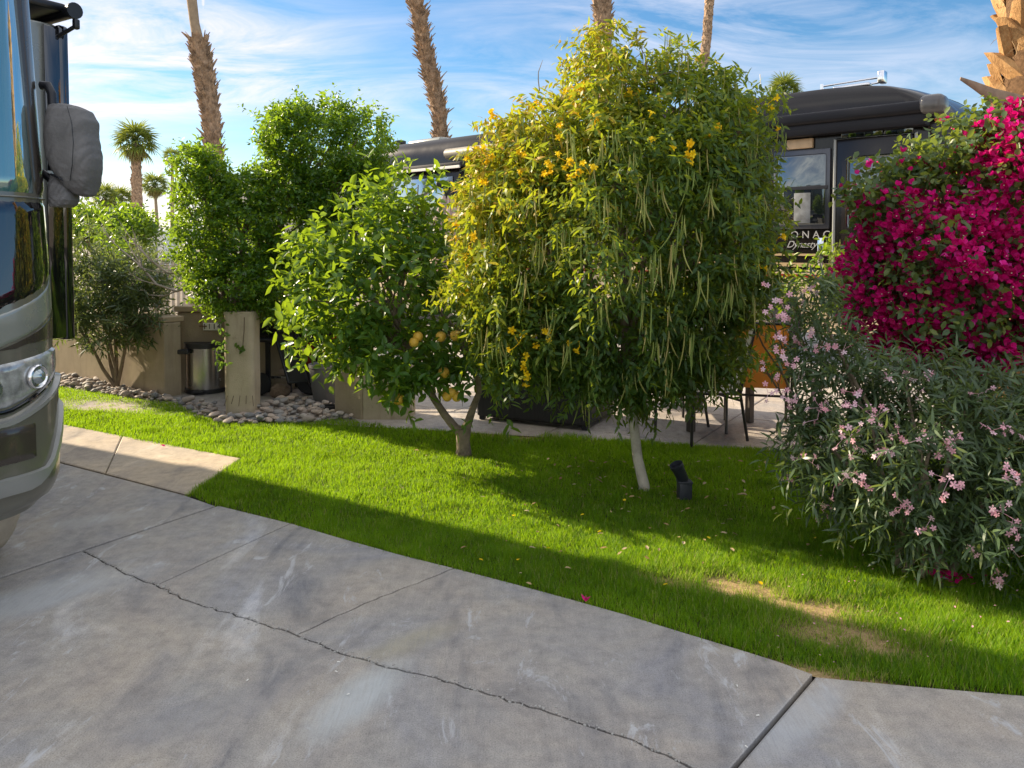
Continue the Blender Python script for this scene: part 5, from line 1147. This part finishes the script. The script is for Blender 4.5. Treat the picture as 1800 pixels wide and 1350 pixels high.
# slide-out at the back, its topper and the pale awning tube
aL = on2(684, 300, .75)[0]; aR = on2(806, 300, .75)[0]
mb = MB(T2); mb.box(((aL + aR) / 2, .36, 2.0), (aL - aR, .74, 2.15), None, .02); so = mb.build('slide_out', m_bbrown, r, 40)
rect_a = (aL + aR) / 2
mb = MB(T2); mb.box((rect_a, .742, 2.42), (aL - aR - .3, .016, .95), None, .01); mb.build('window', glassm('smoked_glass', (.02, .028, .035), .12, .0), so, 40)
def swirl(name, mat, pts, off):
    mb = MB(T2); mb.prism([(a, z) for a, z in pts], .745 + off, .751 + off); return mb.build(name, mat, so)
swirl('reflection_swirl', paint('dark_red_paint', (.30, .03, .02)), [(aL - .02, 1.58), (aR + .02, 1.75), (aR + .02, 1.95), (rect_a, 1.84), (aL - .02, 1.74)], .002)  # swirls painted on the slide-out for the red-pink reflections in its side
swirl('reflection_swirl', m_tan2, [(aL - .02, 1.78), (rect_a, 1.86), (aR + .02, 2.0), (aR + .02, 2.14), (rect_a, 1.94), (aL - .02, 1.86)], .004)
swirl('lower_panel', m_tan2, [(aL - .02, .95), (aR + .02, .95), (aR + .02, 1.38), (aL - .02, 1.38)], .003)
mb = MB(T2); mb.box((rect_a, .42, 3.14), (aL - aR + .3, .86, .09), Matrix.Rotation(rad(-6), 3, 'X'), .02); mb.build('topper', simple('black_fabric', (.025, .025, .028), .7), so, 40)
mb = MB(T2); mb.box((rect_a, .86, 3.05), (aL - aR + .3, .03, .05), Matrix.Rotation(rad(-6), 3, 'X'), .006); mb.build('topper_edge', m_white, so)
mb = MB(T2); q0 = on2(790, 258, .62); mb.tube([(q0[0] + .05, .62, 3.33), (6.65, .62, 3.33)], .10, 18); mb.box((6.62, .45, 3.33), (.05, .4, .18), None, .02); mb.box((q0[0], .4, 3.3), (.06, .5, .16), None, .02); mb.build('awning_tube', simple('taupe_vinyl', (.27, .245, .20), .45), r, 50)
for (x0, y0, x1, y1) in ((818, 292, 880, 330), (700, 300, 702, 420)):
    rect2('side_window', m_dglass, x0, y0, x1, y1, r, .0, .02, .01)
# wheel and arch
aw, zw = on2(1335, 580)
for ax_ in (aw, aw + 6.2):
    mb = MB(T2); q = Matrix.Rotation(rad(90), 3, 'X'); mb.lathe([(.2, -.03), (.62, -.03), (.64, -.012), (.62, .004), (.2, .004)], (ax_, .018, .55), 36, Matrix.Rotation(rad(-90), 3, 'X')); mb.build('wheel_arch', m_rub, r, 40)
    mb = MB(T2); mb.lathe([(.2, -.12), (.44, -.12), (.5, -.07), (.5, .03), (.44, .05), (.2, .05)], (ax_, .03, .5), 36, Matrix.Rotation(rad(-90), 3, 'X')); wh = mb.build('wheel', m_rub, r, 40)
    mb = MB(T2); mb.lathe([(0, .03), (.1, .05), (.22, .06), (.27, .055)], (ax_, .03, .5), 24, Matrix.Rotation(rad(-90), 3, 'X')); mb.build('rim', m_chrome, wh, 40)
mb = MB(T2); mb.grid(lambda u, v: (S2(1, .38 + .45 * v)[0] - .09 * math.sin(math.pi * u) - .012, -.35 - 1.8 * u, S2(1, .38 + .45 * v)[2]), 16, 10); mb.build('windshield', m_dglass, r, 50)
# lettering
# lettering faces the camera: local x runs towards the nose
def lett(s, px, py, size, name, mat, shear=0.0, space=1.0, extr=.003):
    a, z = on2(px, py); M = T2 @ Matrix.Translation((a, .012, z)) @ Matrix(((-1, 0, 0, 0), (0, 0, 1, 0), (0, 1, 0, 0), (0, 0, 0, 1)))
    return text(name, s, size, M, mat, r, extr, shear=shear, space=space)
m_let = simple('silver_lettering', (.40, .40, .40), .35, .4)
lett('MONACO', 1425, 413, .142, 'lettering', m_let, 0, 1.6)
lett('Dynasty', 1409, 430, .135, 'script_lettering', m_let, .45, .95)

# pale motorhome / awning behind the ficus and the white roof far off
def small_rv(label, loc, rz, L, Hh, mat):
    r = empty('motorhome', loc, label, 'motorhome', None, rz); M = Matrix.Translation(loc) @ Matrix.Rotation(rz, 4, 'Z')
    mb = MB(M)
    prof = [(-L / 2, .5), (-L / 2, Hh - .35), (-L / 2 + .12, Hh - .1), (-L / 2 + .45, Hh), (L / 2 - .45, Hh), (L / 2 - .15, Hh - .1), (L / 2, Hh - .4), (L / 2, .5)]
    mb.prism(prof, -1.2, 1.2); mb.build('body', mat, r, 30)
    for x in (-L * .3, 0, L * .28): MB(M).box((x, -1.205, Hh - 1.25), (min(1.1, L * .24), .03, .7), None, .02).build('window', m_dglass, r)
    mb = MB(M); mb.tube([(-L * .4, -1.33, Hh - .22), (L * .4, -1.33, Hh - .22)], .1, 12); mb.build('awning', m_white, r, 50)
    for x in (-L * .3, L * .3): MB(M).lathe([(.15, -.1), (.42, -.1), (.42, .12), (.15, .12)], (x, -1.1, .42), 20, Matrix.Rotation(rad(90), 3, 'X')).build('wheel', m_rub, r, 40)
    return r
small_rv('pale motorhome almost hidden behind the ficus, its awning tube showing', Vector((-4.6, 20.5, 0)), rad(-8), 6.0, 3.35, paint('cream_paint', (.55, .50, .42), .4, 0))
q = P(250, 420, 42); small_rv('far white motorhome roof showing over the shrubs left of the ficus', Vector((q.x, 42, 0)), rad(5), 3.0, 2.45, m_white)

# ---------------------------------------------------------------- patio furniture
def frame_(c, rz): return Matrix.Translation((c.x, c.y, 0)) @ Matrix.Rotation(rz, 4, 'Z')
m_wick, ntw, outw = newmat('black_wicker')
v = coords(ntw, (1, 1, 1)); wv = ntw.nodes.new('ShaderNodeTexWave'); wv.inputs['Scale'].default_value = 34; wv.bands_direction = 'Z'; wv.inputs['Distortion'].default_value = .5; ntw.links.new(v, wv.inputs[0])
wv2 = ntw.nodes.new('ShaderNodeTexWave'); wv2.inputs['Scale'].default_value = 26; wv2.bands_direction = 'X'; ntw.links.new(v, wv2.inputs[0])
hh = math_(ntw, 'MULTIPLY', wv.outputs[1], wv2.outputs[1]); prin(ntw, outw, ramp(ntw, hh, [(.1, (.004, .004, .004)), (.6, (.028, .026, .026))]), .5, 0, bump(ntw, hh, .9, .006))
# wicker loveseat, back to the camera
A = G(1035, 758); ang = math.atan2(-.42, .907); Lw = 1.12
ls_c = A + Vector((-math.cos(ang), -math.sin(ang), 0)) * Lw / 2 + Vector((-math.sin(ang), math.cos(ang), 0)) * .38
r = empty('loveseat', ls_c, 'black wicker garden loveseat with its back to the lawn, under the trumpet tree', 'sofa', None, ang); M = frame_(ls_c, ang)
MB(M).box((0, 0, .22), (Lw - .02, .74, .38), None, .02).build('base', m_wick, r); MB(M).box((0, -.35, .42), (Lw, .09, .78), Matrix.Rotation(rad(3), 3, 'X'), .025).build('backrest', m_wick, r)
for s in (-1, 1): MB(M).box((s * (Lw / 2 - .05), .02, .36), (.1, .76, .5), None, .025).build('armrest', m_wick, r)
for sx_ in (-1, 1):
    for sy_ in (-1, 1): MB(M).box((sx_ * (Lw / 2 - .05), sy_ * .34, .05), (.05, .05, .1), None, .004).build('leg', m_black, r)
MB(M).box((0, .03, .45), (Lw - .24, .62, .13), None, .04, 3).build('cushion', simple('charcoal_cushion', (.03, .03, .034), .9), r, 60)
m_frame = simple('dark_bronze', (.035, .032, .032), .4, .4, .15, 8, .1)
def sling_chair(c, rz, label, slmat, back=True):
    r = empty('patio_chair', c, label, 'chair', 'sling chairs on the patio', rz); M = frame_(c, rz); w, dd = .27, .25
    mb = MB(M)
    for s in (-1, 1):
        # front at +y ; legs, seat rail, arm and back upright
        MB(M).tube([(s * w, dd, 0), (s * w, dd - .01, .44), (s * w, dd - .05, .62)], .013, 8).build('leg', m_frame, r, 50)
        MB(M).tube([(s * w, -dd - .06, 0), (s * w, -dd + .02, .40), (s * w, -dd - .03, .62)], .013, 8).build('leg', m_frame, r, 50)
        MB(M).tube([(s * w, dd - .05, .62), (s * w, 0, .645), (s * w, -dd - .06, .64)], .015, 8).build('armrest', m_frame, r, 50)
        mb.tube([(s * (w - .03), dd, .44), (s * (w - .03), 0, .41), (s * (w - .03), -dd + .03, .40), (s * (w - .03), -dd - .04, .55), (s * (w - .03), -dd - .16, .98)], .013, 8)
    mb.tube([(-w + .03, -dd - .16, .98), (w - .03, -dd - .16, .98)], .013, 8); mb.tube([(-w + .03, dd, .44), (w - .03, dd, .44)], .013, 8); mb.tube([(-w, -dd + .0, .34), (w, -dd + .0, .34)], .011, 8); mb.build('frame', m_frame, r, 50)
    prof = [(dd, .44), (0, .395), (-dd + .05, .39), (-dd - .02, .5), (-dd - .16, .97)]
    mb = MB(M); mb.grid(lambda u, v: (lambda f, i: (-w + .04 + (2 * w - .08) * u, prof[i][0] * (1 - f + i) + prof[i + 1][0] * (f - i), prof[i][1] * (1 - f + i) + prof[i + 1][1] * (f - i) + .006))(v * 4, min(3, int(v * 4))), 8, 17)
    o = mb.build('sling', slmat, r, 60); md = o.modifiers.new('thick', 'SOLIDIFY'); md.thickness = .008; return r
m_sl1 = simple('cream_sling', (.55, .50, .42), .8, 0, .06, 8, .4); m_sl2 = foliage('tan_sling', [(0, (.60, .34, .12)), (1, (.66, .40, .16))], .5, (.95, .55, .15), .8, .2)
sling_chair(G(1226, 768), rad(112), 'patio chair with pale sling seat nearest the trumpet tree trunk', m_sl1)
sling_chair(G(1330, 752), rad(-14), 'patio chair with a tan sling back glowing in the sun beside the pink oleander', m_sl2)
sling_chair(G(1150, 722), rad(170), 'patio chair mostly hidden behind the hanging pods and the loveseat', m_sl1)
tcn = G(1222, 738); r = empty('patio_table', tcn, 'brown patio table between the sling chairs, hidden by hanging foliage', 'table'); M = frame_(tcn, rad(30)); MB(M).box((0, 0, .72), (1.0, .9, .035), None, .015).build('tabletop', m_frame, r, 40)
for sx_ in (-1, 1):
    for sy_ in (-1, 1): MB(M).box((sx_ * .36, sy_ * .33, .35), (.06, .06, .70), None, .006).build('leg', simple('brown_leg', (.05, .04, .032), .5), r)
# closed umbrella on its cantilever arm
uq = P(788, 340, 9.2); ub = Vector((uq.x, 9.2, 0)); r = empty('patio_umbrella', ub, 'closed pale pink patio umbrella with black head, hanging behind the citrus tree', 'umbrella')
m_umb = simple('dusty_pink_canvas', (.56, .42, .38), .85, 0, .1, 8, .5)
mb = MB()
def umb(u, v):
    t = 2 * math.pi * u; z = uq.z - .03 - v * 1.35; rr = (.05 + .12 * min(1, v * 4)) * (1 + .28 * math.cos(8 * t)) * (1 - .25 * v); 
    if v > .22: rr *= .85
    return (uq.x + rr * math.cos(t), 9.2 + rr * math.sin(t), z)
mb.grid(umb, 64, 24, True); mb.build('canopy', m_umb, r, 60)
mb = MB(); mb.lathe([(.05, -.06), (.055, .05), (.07, .06), (.07, .13), (.04, .15), (0, .15)], (uq.x, 9.2, uq.z), 16); mb.box((uq.x - .07, 9.2, uq.z + .1), (.14, .07, .08), None, .015); mb.build('hub', m_dark, r, 50)
mb = MB(); e_ = P(655, 375, 9.5); mb.tube([(uq.x - .1, 9.2, uq.z + .1), P(745, 342, 9.25), P(700, 356, 9.35), e_, Vector((e_.x - .25, 9.5, e_.z - .5)), Vector((e_.x - .3, 9.5, 0))], .022, 8); mb.build('arm', m_ltgrey, r, 50)
mb = MB(); mb.tube([(uq.x, 9.2, uq.z - .02), (uq.x, 9.2, .85)], .02, 8); mb.build('pole', m_ltgrey, r)
# smoker grill on wheels
gc = G(490, 700); gc = Vector((gc.x, 8.85, 0)); r = empty('smoker_grill', gc, 'black smoker grill on a wheeled stand in the shade right of the pale post', 'grill')
gx_, gy_ = gc.x, gc.y
mb = MB(); mb.tube([(gx_ - .38, gy_, .78), (gx_ + .42, gy_, .78)], .21, 24); mb.build('barrel', m_black, r, 40)
mb = MB(); mb.box((gx_ + .02, gy_ - .22, .985), (.95, .05, .03), None, .008); mb.box((gx_ + .02, gy_ - .3, .60), (.9, .2, .03), None, .006); mb.build('shelf', m_black, r)
for x in (-.22, .02, .32):
    for y in (-.16, .16): MB().box((gx_ + x, gy_ + y, .32), (.05, .045, .64), None, .006).build('leg', m_black, r)
for y in (-.2, .2):
    mb = MB(); mb.lathe([(.04, -.035), (.105, -.035), (.125, -.02), (.125, .02), (.105, .035), (.04, .035)], (gx_ - .26, gy_ + y - .15, .125), 24, Matrix.Rotation(rad(90), 3, 'X')); wh = mb.build('wheel', m_rub, r, 40)
    mb = MB(); mb.lathe([(0, .03), (.04, .036), (.055, .03)], (gx_ - .26, gy_ + y - .15, .125), 16, Matrix.Rotation(rad(90), 3, 'X')); mb.build('rim', m_dark, wh, 40)
MB().box((gx_ + .02, gy_ - .12, .16), (.62, .03, .03), None, .004).build('axle', m_steel, r)
# folded mesh lounger leaning on the grill
a_ = G(522, 690); lc = Vector((a_.x, 8.35, 0)); r = empty('folding_chair', lc, 'folded black mesh lounger leaning against the smoker grill', 'chair')
bl_, tr_ = P(522, 672, 8.3), P(497, 574, 8.45)
ax_ = (tr_ - bl_); sx_v = Vector((.96, .28, 0)) * .105
mb = MB(); o4 = [bl_ - sx_v + Vector((.02, 0, 0)), bl_ + sx_v, tr_ + sx_v * .9 + Vector((.03, 0, -.04)), tr_ - sx_v * .9 + Vector((.0, 0, -.06))]
mb.tube(o4 + [o4[0]], .014, 8); mb.tube([o4[1], o4[1] + Vector((.06, .1, -.18))], .014, 8); mb.tube([o4[2], o4[1] + Vector((.12, .02, .1)), o4[1] + Vector((.1, .05, -.2))], .012, 8); mb.build('frame', m_black, r, 50)
mb = MB(); mb.add([q - Vector((0, .004, 0)) for q in o4] + [q + Vector((0, .004, 0)) for q in o4], [(0, 1, 2, 3), (7, 6, 5, 4), (0, 4, 5, 1), (1, 5, 6, 2), (2, 6, 7, 3), (3, 7, 4, 0)]); mb.build('mesh_panel', m_wick, r)
# bag, tub, red box, rear tyre, hose
def sack(loc, s, mat, label, cat):
    bm = bmesh.new(); bmesh.ops.create_icosphere(bm, subdivisions=4, radius=1)
    for v_ in bm.verts:
        c_ = v_.co.copy(); k = 1 + .12 * noise.noise(c_ * 2.2) + .05 * noise.noise(c_ * 6); v_.co = Vector((math.copysign(abs(c_.x) ** .7, c_.x) * s[0] * k, math.copysign(abs(c_.y) ** .7, c_.y) * s[1] * k, (math.copysign(abs(c_.z) ** .7, c_.z) * k + 1) * s[2]))
    mb = MB(Matrix.Translation(loc)); mb.bm_(bm); return tag(mb.build(cat, mat, None, 80), label, cat)
q = G(493, 699); sack(q, (.1, .09, .075), simple('brown_sack', (.17, .125, .09), .9, 0, .3, 9, .8, .2, 0, .02), 'brown sandbag on the ground under the smoker grill', 'sandbag')
sack(Vector((gx_ - .03, gy_ - .14, .19)), (.07, .06, .045), simple('tan_stone', (.36, .28, .21), .9), 'small tan stone resting on the stand of the smoker grill', 'stone')
q = G(572, 706); mb = MB(); mb.lathe([(0, .0), (.13, 0), (.14, .02), (.15, .1), (.155, .11), (.165, .2), (.17, .21), (.18, .36), (.19, .37), (.19, .40), (.175, .40), (.165, .3), (0, .3)], (q.x + .02, q.y, 0), 28); tag(mb.build('planter_tub', m_grey, None, 40), 'grey ribbed round tub beside the low stucco block', 'tub')
q = P(572, 630, 8.9); mb = MB(); mb.box((q.x + .1, 8.95, .38), (.62, .4, .5), None, .05, 3); r = empty('cool_box', Vector((q.x + .1, 8.95, 0)), 'red cool box behind the grey tub, half hidden by citrus leaves', 'cool box'); mb.build('body', simple('red_plastic', (.42, .015, .012), .35), r, 50); MB().box((q.x + .1, 8.95, .67), (.66, .44, .1), None, .03, 3).build('lid', m_dark, r, 50)
for sx_ in (-1, 1):
    for sy_ in (-1, 1): MB().box((q.x + .1 + sx_ * .25, 8.95 + sy_ * .14, .065), (.05, .05, .13), None, .006).build('leg', m_dark, r)
q = G(541, 695); mb = MB(); mb.lathe([(.08, -.05), (.15, -.05), (.17, -.03), (.17, .03), (.15, .05), (.08, .05)], (q.x + .03, q.y + .05, .17), 28, Matrix.Rotation(rad(90), 3, 'X')); tag(mb.build('tyre', m_rub, None, 40), 'small black tyre standing between the folded lounger and the grey tub', 'tyre')
q = G(578, 722); mb = MB()
for k in range(3): mb.tube([(q.x + .09 * math.cos(t / 12 * 6.283) * (1 + .1 * k), q.y + .06 * math.sin(t / 12 * 6.283), .02 + .014 * k) for t in range(13)], .008, 6)
tag(mb.build('hose', m_rub, None, 60), 'small coil of black hose on the cobbles by the stucco block', 'hose')
# landscape spot light
q = G(1200, 878); r = empty('garden_spotlight', q, 'small black landscape spotlight standing in the shaded grass near the trumpet tree trunk', 'spotlight')
m_spot = simple('spot_black', (.022, .025, .035), .5, .1, .2, 10, .2)
mb = MB(); mb.box((q.x + .01, q.y, .06), (.085, .07, .11), Matrix.Rotation(rad(8), 3, 'Z'), .008); mb.box((q.x + .01, q.y, .118), (.095, .08, .014), None, .004); mb.build('base', m_spot, r, 40)
mb = MB(); R_ = (Vector((-.45, -.2, .9))).to_track_quat('Z', 'Y').to_matrix(); mb.lathe([(0, -.05), (.03, -.05), (.036, -.04), (.04, .05), (.044, .055), (.044, .08), (.036, .08), (.034, .055), (0, .055)], (q.x - .015, q.y - .005, .165), 22, R_); mb.build('lamp_head', m_spot, r, 50)
